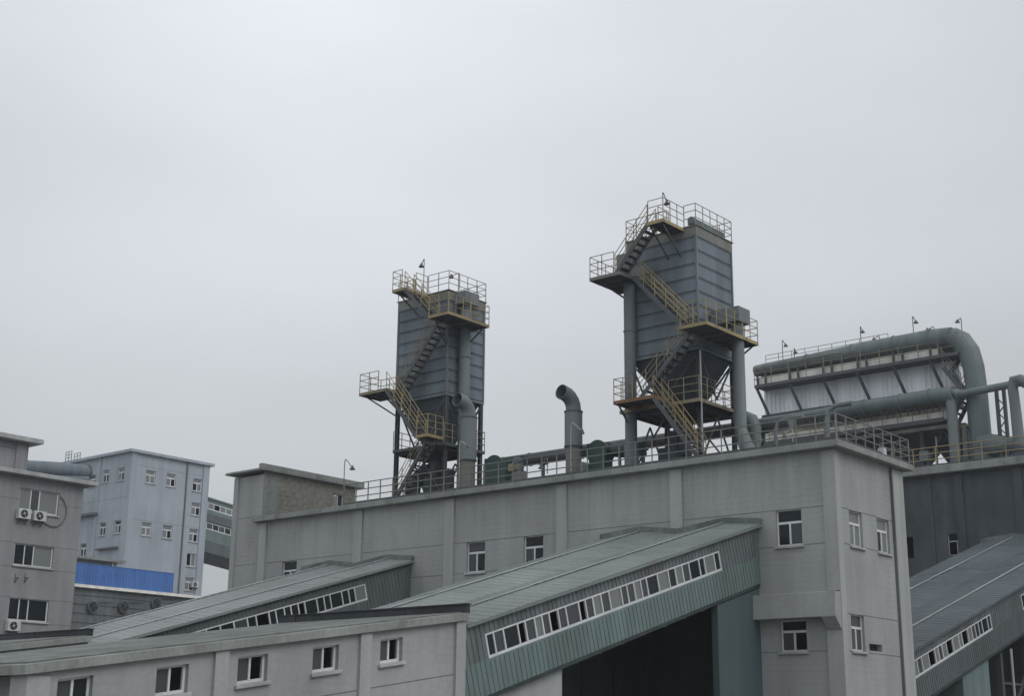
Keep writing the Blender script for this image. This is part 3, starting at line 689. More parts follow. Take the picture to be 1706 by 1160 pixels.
# ---- right tower
T2 = tower('dust_collector', 'right blue grey dust collector tower, taller in the photo, nearest the roof corner', -10.0, -6.56, 1.7, 4.45, 24.3, 29.5, 0.45)
platform(T2, -10.1, -6.25, 1.15, 4.15, 21.98, [[(-7.7, 1.15), (-6.25, 1.15), (-6.25, 4.15), (-10.1, 4.15), (-10.1, 1.7)]], rm='khaki', edge='khaki', name='lower_platform')
platform(T2, -9.66, -7.75, 0.1, 1.12, 22.12, [[(-8.75, 0.1), (-9.66, 0.1), (-9.66, 1.12)]], edge='rust', rm='khaki')
platform(T2, -6.45, -5.18, 0.1, 1.6, 24.72, [[(-6.40, 0.1), (-5.18, 0.1), (-5.18, 1.6)]])
platform(T2, -6.49, -5.18, 1.64, 4.05, 24.715, [[(-5.18, 1.64), (-5.18, 4.05), (-6.4, 4.05)]])
platform(T2, -10.84, -9.3, 0.1, 2.35, 27.63, [[(-10.10, 2.35), (-10.84, 2.35), (-10.84, 0.1), (-9.6, 0.1)]], edge='cap', rm='khaki')
platform(T2, -7.90, -7.10, 0.1, 1.65, 29.45, [[(-7.85, 0.1), (-7.10, 0.1), (-7.10, 1.65)], [(-7.85, 0.85), (-7.85, 1.65)]], edge='tan', rm='khaki')
stair(T2, -5.75, 19.45, -7.75, 22.1, 0.12, 0.74, 'tan')
stair(T2, -9.1, 22.12, -6.45, 24.70, 0.82, 1.42, 'khaki')
stair(T2, -6.45, 24.72, -9.15, 27.60, 0.82, 1.42, 'tan')
stair(T2, -9.55, 27.63, -7.90, 29.43, 0.12, 0.74, 'khaki')
railing(T2, [(-7.1, 1.66, 29.54), (-6.53, 1.66, 29.54), (-6.53, 4.5, 29.54), (-10.05, 4.5, 29.54), (-10.05, 1.66, 29.54), (-7.95, 1.66, 29.54)], 0.95, 0.6, 'khaki', toe=0, r=0.018)
for a, b in (((-10.5, .3, 27.5), (-10.0, 1.7, 26.9)), ((-7.8, .2, 29.3), (-7.9, 1.66, 28.3)), ((-7.2, .2, 29.3), (-7.3, 1.66, 28.3)), ((-9.5, .2, 22.0), (-9.9, 1.7, 21.2)), ((-5.3, 3.9, 24.6), (-6.5, 3.9, 23.9))): bracket(T2, a, b)
# roof header
a = at(1150, 366, 'Y', 2.0)
q = MB(); q.tube([(a.x+0.05, 1.95, a.z-0.05), (a.x+0.05, 4.4, a.z-0.05)], 0.17, 10); q.box(a.x-0.12, a.x+0.22, 1.98, 4.38, a.z-0.22, a.z-0.02)
for y in (2.3, 3.2, 4.1): q.box(a.x-0.05, a.x+0.12, y-0.06, y+0.06, 29.54, a.z-0.2)
q.build('air_header', 'housing', T2)
# left vertical duct and head
xl = at(1050, 600, 'Y', 1.42).x
D = MB(); D.tube([(xl, 1.42, 19.35), (xl, 1.42, 27.5)], 0.25, 20); DD = D.build('inlet_duct', 'duct', T2, smooth=True)
q = MB(); xh_ = at(1033, 420, 'Y', 2.4).x; q.box(xh_, -10.03, 2.1, 3.0, 28.55, 29.25); q.build('duct_head', 'cap', DD, bevel=0.01)
for z in (22.2, 25.4): q = MB(); q.tube([(xl, 1.42, z), (xl, 1.42, z+0.05)], 0.28, 20); q.build('flange', 'duct', DD)
q = MB(); q.tube([(xl, 1.42, 19.35), (xl, 1.42, 20.6)], 0.29, 20); q.build('duct_foot', 'duct', DD, smooth=True)
# right vertical duct
xr = at(1230, 600, 'Y', 3.0).x
D = MB(); D.tube([(xr, 3.0, 20.9), (xr, 3.0, 25.35)], 0.26, 20); DD = D.build('outlet_duct', 'duct', T2, smooth=True)
q = MB(); q.box(-6.5, xr+0.36, 2.55, 3.45, 25.36, 25.98); q.build('duct_head', 'duct', DD, bevel=0.01)
q = MB(); q.tube([(xr, 3.0, 20.92), (xr+0.2, 3.0, 20.3), (xr+0.55, 2.9, 19.6)], [0.26, 0.3, 0.36], 18); q.build('duct_boot', 'duct_green', DD, smooth=True)
q = MB(); q.tube([(-6.25, 1.3, 19.4), (-6.25, 1.3, 22.6), (-6.25, 1.3, 24.0)], 0.03, 6); q.build('conduit', 'pipe_pale', T2)
q = MB(); q.box(-9.1, -8.3, 2.4, 3.2, 19.35, 20.5); q.tube([(-8.7, 2.8, 20.5), (-8.6, 2.9, 21.2)], 0.25, 12); q.build('screw_conveyor_drive', 'hopper', T2)

# lamps of the roof and the towers
lamp(707, 431, 488, 'Y', 1.6, 702, 443, 'tall gooseneck lamp standing at the head of the left tower stairs', mt='rail', rs=0.13)
lamp(766, 456, 482, 'Y', 2.4, 752, 461, 'bowed gooseneck lamp on the left tower roof railing', mt='rail', rs=0.12)
lamp(1104, 320, 366, 'Y', 0.9, 1111, 338, 'gooseneck lamp at the very top landing of the right tower', mt='steel', rs=0.12)
lamp(574.5, 766, 836, 'Y', -0.2, 587, 781, 'gooseneck lamp on the roof edge in front of the bare brick penthouse', mt='rail', rs=0.13)
lamp(766, 736, 812, 'Y', 0.2, 779, 744, 'pale gooseneck lamp in front of the left exhaust pipe', mt='pipe_pale', rs=0.07)
lamp(951, 705, 786, 'Y', 0.2, 971, 721, 'pale gooseneck lamp in front of the right exhaust pipe', mt='pipe_pale', rs=0.07)
lamp(912, 763, 790, 'Y', 0.1, 902, 779, 'drooping roof edge lamp between the two exhaust pipes', mt='rail', rs=0.13)
lamp(1320, 714, 738, 'Y', 0.5, 1307, 727, 'low arched lamp on the roof near the plant building corner', mt='pipe_pale', rs=0.08)

# ================================================================== exhaust pipes with bent hoods
def exhaust(label, px, zc, y, r, zcol, zel, R, name='exhaust_pipe'):
    x = px
    o = empty(name, (x, y, 19.3), label, 'exhaust pipe')
    q = MB(); q.tube([(x, y, 19.3), (x, y, zc)], r*0.93, 24); q.build('lower_pipe', 'cap', o, smooth=True)
    q = MB(); q.tube([(x, y, zc), (x, y, zcol)], r*1.06, 24); q.build('sleeve', 'duct', o, smooth=True)
    for z in (zc, zcol):
        q = MB(); q.tube([(x, y, z-0.03), (x, y, z+0.03)], r*1.12, 24); q.build('flange', 'steel', o)
    pts = [Vector((x, y, zcol))]
    A = radians(82); n = 5
    for i in range(0, n+1):
        t = A*i/n; pts.append(Vector((x-0.12*(1-cos(t)), y-R*(1-cos(t)), zcol+0.12+R*sin(t))))
    q = MB(); q.tube(pts+[pts[-1]+Vector((-0.1, -sin(A), cos(A)))*0.16], [r*0.9]*(len(pts)+1), 24, cap=False)
    e = q.build('bent_hood', 'duct', o, smooth=False)
    for pl in e.data.polygons: pl.use_smooth = False
    sm = e.modifiers.new('solid', 'SOLIDIFY'); sm.thickness = 0.02
    return o
x1 = at(780, 760, 'Y', 1.2).x; x2 = at(955.5, 760, 'Y', 1.2).x
z1a = at(780, 768, 'Y', 1.2).z; z1b = at(780, 697, 'Y', 1.2).z
z2a = at(955, 745, 'Y', 1.2).z; z2b = at(955, 687, 'Y', 1.2).z
exhaust('bent exhaust pipe in front of the left tower', x1, z1a, 1.2, 0.355, z1b, 0, 0.62)
exhaust('bent exhaust pipe standing clear between the two towers', x2, z2a, 1.2, 0.36, z2b, 0, 0.64)
# ================================================================== green fans
def fan(label, cx, cy, zc, r, w_, motor_dx, cone_to=None):
    o = empty('blower_fan', (cx, cy, 19.3), label, 'blower fan')
    q = MB(); n = 20
    q.tube([(cx, cy-w_/2, zc), (cx, cy+w_/2, zc)], r, n); c = q.build('volute', 'green', o)
    q = MB()
    for s in (-1, 1): q.tube([(cx, cy+s*w_/2-0.02, zc), (cx, cy+s*w_/2+0.02, zc)], r+0.05, n)
    q.build('rim', 'green', c)
    q = MB(); q.box(cx-r*1.15, cx-r*0.2, cy-w_/2+0.03, cy+w_/2-0.03, zc+r*0.2, zc+r*0.88); q.box(cx-r*0.9, cx+r*0.9, cy-w_/2, cy+w_/2, 19.32, zc-r*0.3); q.build('outlet_box', 'green', o, bevel=0.01)
    return o
c2 = at(996, 752, 'Y', 1.6)
f2 = fan('round green blower fan to the right of the middle exhaust pipe', c2.x, 1.8, c2.z-0.05, 0.47, 0.55, 1)
q = MB(); q.tube([(c2.x+0.35, 2.0, c2.z+0.0), (c2.x+1.0, 2.2, c2.z-0.02), (xl-0.2, 2.7, c2.z+0.15)], [0.22, 0.30, 0.36], 16); q.build('inlet_cone', 'green', f2, smooth=True)
q = MB(); q.tube([(c2.x-1.3, 2.0, c2.z+0.28), (c2.x-0.3, 2.0, c2.z+0.28)], 0.2, 12); q.box(c2.x+0.75, c2.x+0.85, 2.0, 2.1, 19.3, c2.z-0.2); q.build('connecting_pipe', 'duct_green', f2)
q = MB(); q.box(c2.x-1.0, c2.x-0.5, 1.2, 1.7, 19.3, 20.1); q.build('pedestal', 'cornice', f2)
c1 = at(822, 778, 'Y', 1.6)
f1 = fan('dark green blower fan with hexagonal casing to the right of the left tower', c1.x, 1.9, c1.z-0.02, 0.50, 0.6, 1)
q = MB(); q.box(c1.x-0.35, c1.x+0.95, 1.3, 1.9, 19.5, c1.z+0.1); q.box(c1.x-0.6, c1.x+1.25, 1.35, 2.2, 19.3, 19.52); q.tube([(c1.x+0.3, 2.0, c1.z+0.25), (c1.x+1.3, 2.1, c1.z+0.25)], 0.2, 12); q.build('casing', 'green', f1, bevel=0.015)
a = at(851, 779, 'Y', 1.2)
q = MB(); q.box(a.x-0.17, a.x+0.17, 1.2, 1.5, a.z-0.16, a.z+0.16); q.box(a.x+0.17, a.x+0.40, 1.25, 1.45, a.z-0.12, a.z+0.12); o = q.build('junction_box', ['yellow'], bevel=0.01); tag(o, 'faded yellow box mounted beside the dark green blower fan', 'box')
a = at(861, 770, 'Y', 1.4)
mo = empty('fan_motor', (a.x, 1.6, 19.3), 'fan motor under a rumpled blue grey cover on a concrete plinth', 'motor')
q = MB(); nn = 10
for i in range(7):
    pass
rr = random.Random(2)
q.tube([(a.x+rr.uniform(-.04, .04), 1.5, a.z+dz) for dz in (-0.42, -0.25, -0.1, 0.05, 0.16, 0.22)], [0.2, 0.23, 0.27, 0.26, 0.19, 0.08], 11)
for i, v in enumerate(q.v): q.v[i] = v+Vector((rr.uniform(-.03, .03), rr.uniform(-.03, .03), rr.uniform(-.03, .03)))
q.build('cover', 'tarp', mo)
q = MB(); q.box(a.x-0.2, a.x+0.22, 1.3, 1.8, 19.3, a.z-0.38); q.build('plinth', 'cornice', mo)

# ================================================================== long header duct behind the towers
q = MB(); za = 21.46
q.tube([(-20.0, 4.95, za), (-5.0, 4.95, za), (-4.3, 4.95, za)], 0.29, 18)
for x in (-18, -15, -12, -9, -6): q.tube([(x, 4.95, za), (x+0.05, 4.95, za)], 0.32, 18)
o = q.build('header_duct', 'duct_dark', smooth=True); tag(o, 'long dark horizontal duct running behind both towers along the roof', 'duct')
for i, x in enumerate((-17.2, -11.6, -5.6)):
    q = MB(); q.box(x-0.06, x+0.06, 4.88, 5.02, 19.31, za-0.27); q.box(x-0.2, x+0.2, 4.8, 5.1, za-0.33, za-0.27)
    o = q.build('duct_support', 'steel'); tag(o, ['steel post under the header duct near the left tower', 'steel post under the header duct behind the right tower', 'steel post under the header duct right of the right tower'][i], 'support', 'posts under the header duct')
# elbow right of the right tower
e0 = at(1244, 700, 'Y', 4.0)
q = MB(); q.tube([e0+Vector((-0.5, 0, 0.12)), e0+Vector((-0.1, 0, 0.10)), e0+Vector((0.22, 0, -0.05)), e0+Vector((0.35, 0, -0.4)), e0+Vector((0.32, 0, -1.0)), (e0.x+0.32, 4.0, 19.3)], [0.3, 0.3, 0.3, 0.29, 0.25, 0.2], 16)
o = q.build('duct_elbow', 'duct_green', smooth=True); tag(o, 'rounded duct elbow immediately right of the right tower duct', 'duct')
# bent roof pipes
for (pts, r, lab) in (([(1293, 740), (1292, 716), (1297, 704), (1309, 698), (1338, 693)], 0.075, 'thin pipe rising from the roof and bending right, second lamp corner'),
                      ([(1377, 728), (1378, 700), (1381, 684), (1392, 676), (1420, 672)], 0.10, 'bent pipe rising behind the corner of the roof railing')):
    q = MB(); P3 = [at(a, b, 'Y', 3.0) for a, b in pts]; P3[0].z = 19.3
    q.tube(P3, r, 10); o = q.build('bent_pipe', 'duct', smooth=True); tag(o, lab, 'pipe')
# debris on the roof edge
a = at(1468, 748, 'X', 0.2)
q = MB(); 
for i in range(6): q.box(0.1+rr.uniform(0, .15), 0.2+rr.uniform(0, .2), a.y+rr.uniform(-.15, .05), a.y+rr.uniform(.05, .18), 19.3, 19.36+0.05*i)
o = q.build('rubble_heap', 'acwhite'); tag(o, 'small white lump lying on the right roof edge', 'rubble')

# ================================================================== right rear sooty building
YD = 34.15
BD = empty('sooty_building', (-8, YD, 0), 'dark soot stained building behind, right of the plant building corner', 'building')
d0, d1 = at(1578, 890, 'Y', YD), at(1610, 924, 'Y', YD)
dh = (d0.x, d1.z, d1.x, d0.z)
wd = MB(); XL = -30.0
dwins = [(dh, 'T:ddd')]; a0 = at(1512, 880, 'Y', YD)
wall(wd, (XL, YD, 2), X_, Z_, -Y_, 42, 22.2, [(dh[0]-XL, dh[1]-2, dh[2]-XL, dh[3]-2), (-13.2-XL, dh[1]-2, -12.35-XL, dh[3]-2)], 0.25, 0)
wd.quad((12, YD, 2), (12, YD+12, 2), (12, YD+12, 24.2), (12, YD, 24.2)); wd.quad((XL, YD+12, 2), (12, YD+12, 2), (12, YD+12, 24.2), (XL, YD+12, 24.2)); wd.quad((XL, YD, 2), (XL, YD+12, 2), (XL, YD+12, 24.2), (XL, YD, 24.2))
wd.build('wall', ['sooty', 'groove'], BD)
window(BD, (XL, YD, 2), X_, Z_, -Y_, (dh[0]-XL, dh[1]-2, dh[2]-XL, dh[3]-2), 'T:doo', sill=False, fr=0.025)
for px in (1600, 1553, 1700):
    x = at(px, 850, 'Y', YD).x; wdt = 0.25 if px != 1553 else 0.04
    p = MB(); p.box(x-wdt, x+wdt, YD-0.12, YD, 2, 24.1); p.build('pilaster' if px != 1553 else 'downpipe', 'sooty' if px != 1553 else 'steel', BD)
p = MB(); p.box(XL-0.5, 12.5, YD-0.55, YD+12.5, 24.2, 24.66); p.build('cornice', 'cornice', BD, bevel=0.03)
R3 = empty('roof_railing', (-5, YD-0.4, 24.66), 'pipe railing along the roof edge of the sooty building', 'railing')
railing(R3, [(-13.2, YD-0.42, 24.66), (5.0, YD-0.42, 24.66)], 1.15, 1.35, 'tan', split=True, r=0.028)

# ---- long white bag filter house on that roof
YB = 36.0
B = lambda px, py, y=YB: at(px, py, 'Y', y)
BH = empty('bag_filter_house', (B(1430, 650).x, YB, 24.7), 'long white panelled bag filter house on the sooty building roof', 'filter house')
xa, xb = B(1274, 680).x, B(1600, 640).x
za_, zt_ = B(1275, 694).z, B(1275, 625).z
q = MB(); q.box(xa, xb, YB, YB+3.6, za_, zt_)
x = xa+0.15
while x < xb: q.box(x-0.04, x+0.04, YB-0.05, YB-0.001, za_, zt_); x += 0.32
q.build('panel_wall', 'panel', BH)
zw = B(1260, 643, YB-1.3).z        # walkway level
xw0 = B(1257, 640, YB-1.3).x; xw1 = B(1598, 600, YB-1.3).x
q = MB(); q.box(xw0, xw1, YB-1.3, YB-0.05, zw-0.12, zw); q.box(xw0, xw1, YB-1.34, YB-1.3, zw-0.16, zw+0.04)
WK = q.build('walkway', 'steel', BH)
railing(WK, [(xw0, YB-0.1, zw), (xw0, YB-1.3, zw), (xw1, YB-1.3, zw)], 1.25, 1.3, 'khaki', toe=0, r=0.025)
q = MB(); q.box(xa, xb-0.6, YB-0.95, YB-0.9, zw+0.12, zw+0.62); q.build('cream_band', 'cream', BH)
q = MB(); q.box(xa-0.1, xb-0.9, YB-0.14, YB+1, zw+0.72, zw+1.5); q.build('valve_row', 'hopper', BH)
rr = random.Random(9)
q = MB(); x = xa+0.2
while x < xb-1:
    q.tube([(x, YB-0.2, zw+1.1), (x+0.1, YB-0.5, zw+1.25), (x+0.1, YB-0.6, zw+1.4)], 0.07, 6); q.box(x, x+0.35, YB-0.4, YB-0.15, zw+1.12, zw+1.3+rr.uniform(0, .1)); x += 0.62
q.build('pulse_valves', 'duct_green', BH)
for k in range(6):
    x = xw0+0.1+(xw1-xw0-2.0)*k/5
    q = MB(); q.bar((x, YB-1.25, zw-0.1), (x+0.55, YB-0.08, zw-2.6), 0.14, 0.14); q.build('strut', 'steel', BH)
    q = MB(); q.box(x+0.0, x+0.12, YB-1.2, YB-1.08, zw, zw+1.15); q.box(x+0.6, x+0.72, YB-1.2, YB-1.08, zw, zw+1.15); q.build('duct_post', 'steel', BH)
# lower walkway, right half
z2 = B(1500, 707, YB-1.3).z; x20 = B(1400, 707, YB-1.3).x; x21 = B(1572, 690, YB-1.3).x
q = MB(); q.box(xa, x21, YB-1.3, YB-0.05, z2-0.12, z2); q.box(xa, x21, YB-1.35, YB-1.3, z2-0.2, z2+0.06); W2 = q.build('walkway', 'steel', BH)
railing(W2, [(xa, YB-1.3, z2), (x21, YB-1.3, z2)], 1.25, 1.0, 'tan', toe=0, r=0.025)
q = MB(); q.box(xa, x21, YB-0.12, YB+0.5, z2-0.3, z2+0.97); q.box(xa, x21, YB-0.9, YB-0.12, z2+0.05, z2+0.5); q.build('cream_band', 'cream', BH)
q = MB(); q.box(xa, x21+0.4, YB-0.45, YB+1, z2+0.98, za_-0.02)
x = xa+0.6
while x < x21:
    q.tube([(x, YB-0.4, z2+1.45), (x, YB-0.9, z2+1.3)], 0.42, 12); x += 1.55
q.build('lower_valve_row', 'hopper', BH)
# hoses of the cleaning system, upper and lower rows
k = 0; x = xa+0.4
while x < xb-1.1:
    q = MB(); j = rr.uniform(-.05, .05); q.tube([(x, YB-0.75+j, zw+0.62), (x+0.02, YB-0.72+j, zw+1.0), (x+0.08, YB-0.55, zw+1.3)], 0.035, 5); q.build('hose', 'steel', BH); x += rr.uniform(.38, .62)
x = xa+4.0
while x < x21-0.2:
    q = MB(); j = rr.uniform(-.05, .05); q.tube([(x, YB-0.85+j, z2+0.5), (x, YB-0.8+j, z2+1.0), (x+0.05, YB-0.5, z2+1.35)], 0.04, 5); q.build('hose', 'steel', BH); x += rr.uniform(.3, .5)
# hoppers and legs
nh = 5; wdt = (xb-xa)/nh
for k in range(nh):
    c = xa+wdt*(k+0.5)
    q = MB(); t = z2-0.15; bq = 25.35
    a = [(c-wdt*0.5+0.03, YB, t), (c+wdt*0.5-0.03, YB, t), (c+wdt*0.5-0.03, YB+4.5, t), (c-wdt*0.5+0.03, YB+4.5, t)]
    b = [(c-0.4, YB+1.8, bq), (c+0.4, YB+1.8, bq), (c+0.4, YB+2.7, bq), (c-0.4, YB+2.7, bq)]
    q.add(a+b, [[0, 1, 5, 4], [1, 2, 6, 5], [2, 3, 7, 6], [3, 0, 4, 7], [0, 3, 2, 1], [4, 5, 6, 7]])
    q.build('hopper', 'hopper', BH)
for k in range(nh+1):
    x = xa+wdt*k
    for y in (YB+0.1, YB+4.4):
        q = MB(); q.box(x-0.12, x+0.12, y-0.12, y+0.12, 24.67, t); q.build('leg', 'steel', BH)
for k in range(nh):
    x = xa+wdt*k
    q = MB(); q.bar((x, YB+0.1, 24.8), (x+wdt/2, YB+0.1, z2-0.4), 0.1, 0.1); q.bar((x+wdt, YB+0.1, 24.8), (x+wdt/2, YB+0.1, z2-0.4), 0.1, 0.1); q.build('brace', 'steel', BH)
# machinery at the foot
for k in range(9):
    q = MB(); x = xa+8+k*0.84+rr.uniform(-.1, .1); w_ = rr.uniform(.3, .6); y = YB-1.5+rr.uniform(-.2, .3); h_ = rr.uniform(.12, .4)
    q.box(x, x+w_, y, y+0.5, 24.67, 24.67+h_); q.tube([(x+w_*0.2, y+.25, 24.67+h_), (x+w_*0.8, y+.25, 24.67+h_)], 0.15, 8); q.build('base_machine', 'hopper', BH)
# end stairs
def stair_plain(T, A, B_, w3, rm='rail'):
    q = MB(); A, B_ = Vector(A), Vector(B_)
    for y in (0, w3): q.bar(A+Y_*y, B_+Y_*y, 0.08, 0.25)
    n = max(3, int(abs(A.z-B_.z)/0.28))
    for i in range(1, n):
        c = A+(B_-A)*i/n; q.box(c.x-0.12, c.x+0.12, c.y+0.03, c.y+w3-0.03, c.z-0.04, c.z)
    S = q.build('staircase', 'steel', T); railing(S, [A, B_], 1.1, 0.9, rm, toe=0, r=0.025)
s1 = B(1571, 612, YB-1.2); s2 = B(1597, 652, YB-1.2); s3 = B(1583, 706, YB-1.2); s0 = B(1598, 578, YB-1.2)
stair_plain(BH, (s1.x, YB-1.2, s1.z), (s2.x+0.2, YB-1.2, s2.z), 1.0)
stair_plain(BH, (s2.x+0.5, YB-1.2, s2.z), (s3.x, YB-1.2, s3.z), 1.0)
stair_plain(BH, (s3.x, YB-1.2, s3.z-0.2), (s3.x+1.6, YB-1.2, 24.8), 1.0)
stair_plain(BH, (s1.x+0.1, YB-0.1, s1.z), (s0.x, YB-0.1, s0.z), 0.9)
q = MB(); q.box(s3.x-0.3, s3.x+1.2, YB-1.2, YB, s3.z-0.3, s3.z-0.15); q.build('landing', 'tan', BH)
q = MB(); q.box(s2.x-0.2, s2.x+1.0, YB-1.2, YB, s2.z-0.15, s2.z); q.build('landing', 'tan', BH)
q = MB(); x = B(1608, 720, YB-1.2).x; q.box(x-0.15, x+0.1, YB-1.3, YB-1.1, 24.67, s3.z-0.2); q.build('stair_post', 'cap', BH)
# top railing
ztp = B(1275, 606).z
zr = B(1280, 605, YB+1).z
railing(BH, [(B(1276, 605, YB+1).x, YB+1, zr), (B(1480, 570, YB+1).x, YB+1, zr)], 0.55, 1.0, 'rail', toe=0, r=0.02, rails=(1.0, 0.5), name='top_railing')

# ---- big manifold duct
YM = YB-0.75
def mp3(px, py): return at(px, py, 'Y', YM)
pc = [(1259, 619, 9.5), (1275, 616, 10.5), (1345, 603, 12), (1420, 589, 14.5), (1490, 577, 16.5), (1550, 566.5, 17.5), (1586, 563, 18), (1602, 570, 18.5), (1614, 586, 18), (1622, 612, 17.5), (1627, 650, 17.5), (1631, 700, 18), (1634, 742, 19)]
kx = YM+45.0
pts = []; rad = []
for px, py, pr in pc:
    P = mp3(px, py); depth = (P-CAM).dot(fw); pts.append(P); rad.append(pr/F*depth)
MD = empty('manifold_duct', (pts[-1].x, YM, 24.7), 'big swelling duct along the top of the white filter house, bending down at right', 'duct')
q = MB(); q.tube(pts[:7], rad[:7], 24); q.build('upper_run', 'duct_green', MD, smooth=True)
q = MB(); q.tube(pts[6:]+[Vector((pts[-1].x+0.02, YM, 24.7))], rad[6:]+[rad[-1]], 20); q.build('bend_and_drop_leg', 'duct_green', MD)
Pb = mp3(1640, 735); Pr = mp3(1706, 731)
q = MB(); q.tube([(pts[-1].x, YM, pts[-1].z), (pts[-1].x+0.9, YM, pts[-1].z-0.15), (pts[-1].x+1.8, YM, pts[-1].z-0.25)], [rad[-1]*1.15, rad[-1]*1.0, rad[-1]*0.8], 20)
q.tube([(pts[-1].x+1.7, YM, pts[-1].z-0.23), (Pr.x+3, YM, pts[-1].z-0.3)], 0.52, 20); q.build('foot_branch', 'duct_green', MD, smooth=True)
for i in (2, 3, 4, 5):
    q = MB(); dd = (pts[i+1]-pts[i]).normalized(); q.tube([pts[i], pts[i]+dd*0.08], rad[i]+0.05, 24); q.build('flange', 'duct_green', MD)

# ---- second duct across the front of the filter house
YC2 = YB-3.0+0.9
c = lambda px, py: at(px, py, 'Y', YD+0.05)
P0, P1 = c(1262, 706), c(1375, 688); P2, P3_, P4 = c(1400, 685), c(1560, 660.5), c(1588, 657)
q = MB()
q.tube([P0, P1, P2, P3_, P4], [0.30, 0.33, 0.42, 0.48, 0.48], 20)
for px in (1440, 1500, 1549):
    A = c(px, 680-(px-1440)*0.162); q.tube([A, A+X_*0.07], 0.53, 20)
o = q.build('cross_duct', 'duct_green', smooth=True); tag(o, 'horizontal duct crossing in front of the white filter house to the first upright pipe', 'duct')
A = c(1584, 662); Bq = c(1587, 760)
VP = empty('upright_pipe', (A.x, YD+0.6, 24.7), 'upright grey pipe with bent top in front of the filter house stairs', 'pipe')
q = MB(); q.tube([A+Vector((0.55, 0, 0.05)), A+Vector((0.3, 0, 0.2)), A+Vector((0.0, 0, 0.18)), A+Vector((-0.0, 0, -0.35)), A+Vector((0, 0, -1.2)), (A.x, A.y, 24.67)], 0.31, 16); q.build('pipe', 'duct', VP, smooth=True)
P5, P6 = c(1595, 658), c(1690, 640)
q = MB(); q.tube([P5, P6, c(1720, 634)], [0.24, 0.22, 0.22], 16); o = q.build('cross_duct', 'duct_green', smooth=True); tag(o, 'thinner horizontal duct between the two upright pipes at the right edge', 'duct')
A = c(1688, 640)
VP2 = empty('upright_pipe', (A.x, YD+0.6, 24.7), 'upright grey pipe with bent top at the right edge of the photo', 'pipe')
q = MB(); q.tube([A+Vector((0.75, 0, -0.05)), A+Vector((0.4, 0, 0.2)), A+Vector((0.05, 0, 0.22)), A+Vector((-0.05, 0, -0.2)), A+Vector((0, 0, -1.2)), (A.x+0.05, A.y, 25.3)], [0.34, 0.32, 0.3, 0.3, 0.3, 0.33], 16); q.build('pipe', 'duct', VP2, smooth=True)
q = MB(); q.tube([(A.x+0.05, A.y, 24.67), (A.x+0.05, A.y, 25.28)], 0.45, 14); q.build('foot', 'hopper', VP2)
# lattice column
A = c(1658, 655); 
LC = empty('lattice_column', (A.x, A.y+0.8, 24.7), 'dark lattice column between the big drop duct and the right edge pipe', 'column')
for s in (-0.22, 0.22):
    q = MB(); q.box(A.x+s-0.09, A.x+s+0.09, A.y+0.7, A.y+0.9, 24.67, A.z+0.45); q.build('chord', 'steel', LC)
q = MB(); z = 24.9; s = 1
while z < A.z-0.3: q.bar((A.x-0.2*s, A.y+0.8, z), (A.x+0.2*s, A.y+0.8, z+0.45), 0.05, 0.06); z += 0.45; s = -s
q.build('lacing', 'steel', LC)
# cabinet, pole
A = at(1539, 760, 'Y', YD+0.3)
q = MB(); q.box(A.x-0.30, A.x+0.28, A.y, A.y+0.3, A.z-0.3, A.z+0.3); q.box(A.x-0.2, A.x-0.14, A.y+.1, A.y+.16, 24.66, A.z-0.3); q.box(A.x+0.14, A.x+0.2, A.y+.1, A.y+.16, 24.66, A.z-0.3)
o = q.build('control_cabinet', 'duct', bevel=0.015); tag(o, 'small pale grey cabinet on legs on the sooty building roof edge', 'cabinet')
A = at(1559, 728, 'Y', YD-0.3)
q = MB(); q.tube([(A.x, A.y, 24.66), (A.x, A.y, A.z)], 0.05, 6); o = q.build('pole', 'rail'); tag(o, 'bare upright pole at the sooty building roof edge', 'pole')
for i, (px, py, s) in enumerate(((1520, 768, .5), (1655, 758, .45), (1666, 745, .4), (1695, 762, .5), (1630, 768, .6))):
    A = at(px, py, 'Y', YD+1.2)
    q = MB(); q.box(A.x-s, A.x+s, A.y, A.y+0.6, 24.67, max(A.z, 24.95)); q.tube([(A.x-s*0.6, A.y+.3, max(A.z, 24.95)), (A.x+s*0.6, A.y+.3, max(A.z, 24.95))], 0.18, 8)
    o = q.build('pump', 'hopper' if i != 2 else 'green'); tag(o, ['dark pump left of the pale cabinet on the far roof', 'dark pump at the foot of the lattice column', 'green pump just right of the lattice column foot', 'dark pump under the right edge pipe', 'dark pump at the foot of the big drop duct'][i], 'pump', 'machinery on the far roof')
# lamps on the filter house
FL = [(1303, 567, 601, 1309, 576, 'first gooseneck lamp from the left on the white filter house'), (1323, 580, 597, 1325, 587, 'small low lamp second from the left on the white filter house'),
      (1433, 544, 575, 1437, 553, 'gooseneck lamp above the middle of the white filter house'), (1465, 560, 572, 1456, 566, 'small arched lamp right of the middle of the filter house'),
      (1520, 527, 556, 1526, 537, 'tall gooseneck lamp over the big duct, before the bend'), (1556, 545, 556, 1545, 550, 'small arched lamp sitting on the big duct near the bend'),
      (1601, 530, 558, 1595, 536, 'left facing lamp above the bend of the big duct')]
for px, a_, b_, sx, sy, lab in FL: lamp(px, a_, b_, 'Y', YB-0.2, sx, sy, lab, mt='steel', r=0.028, rs=0.15)

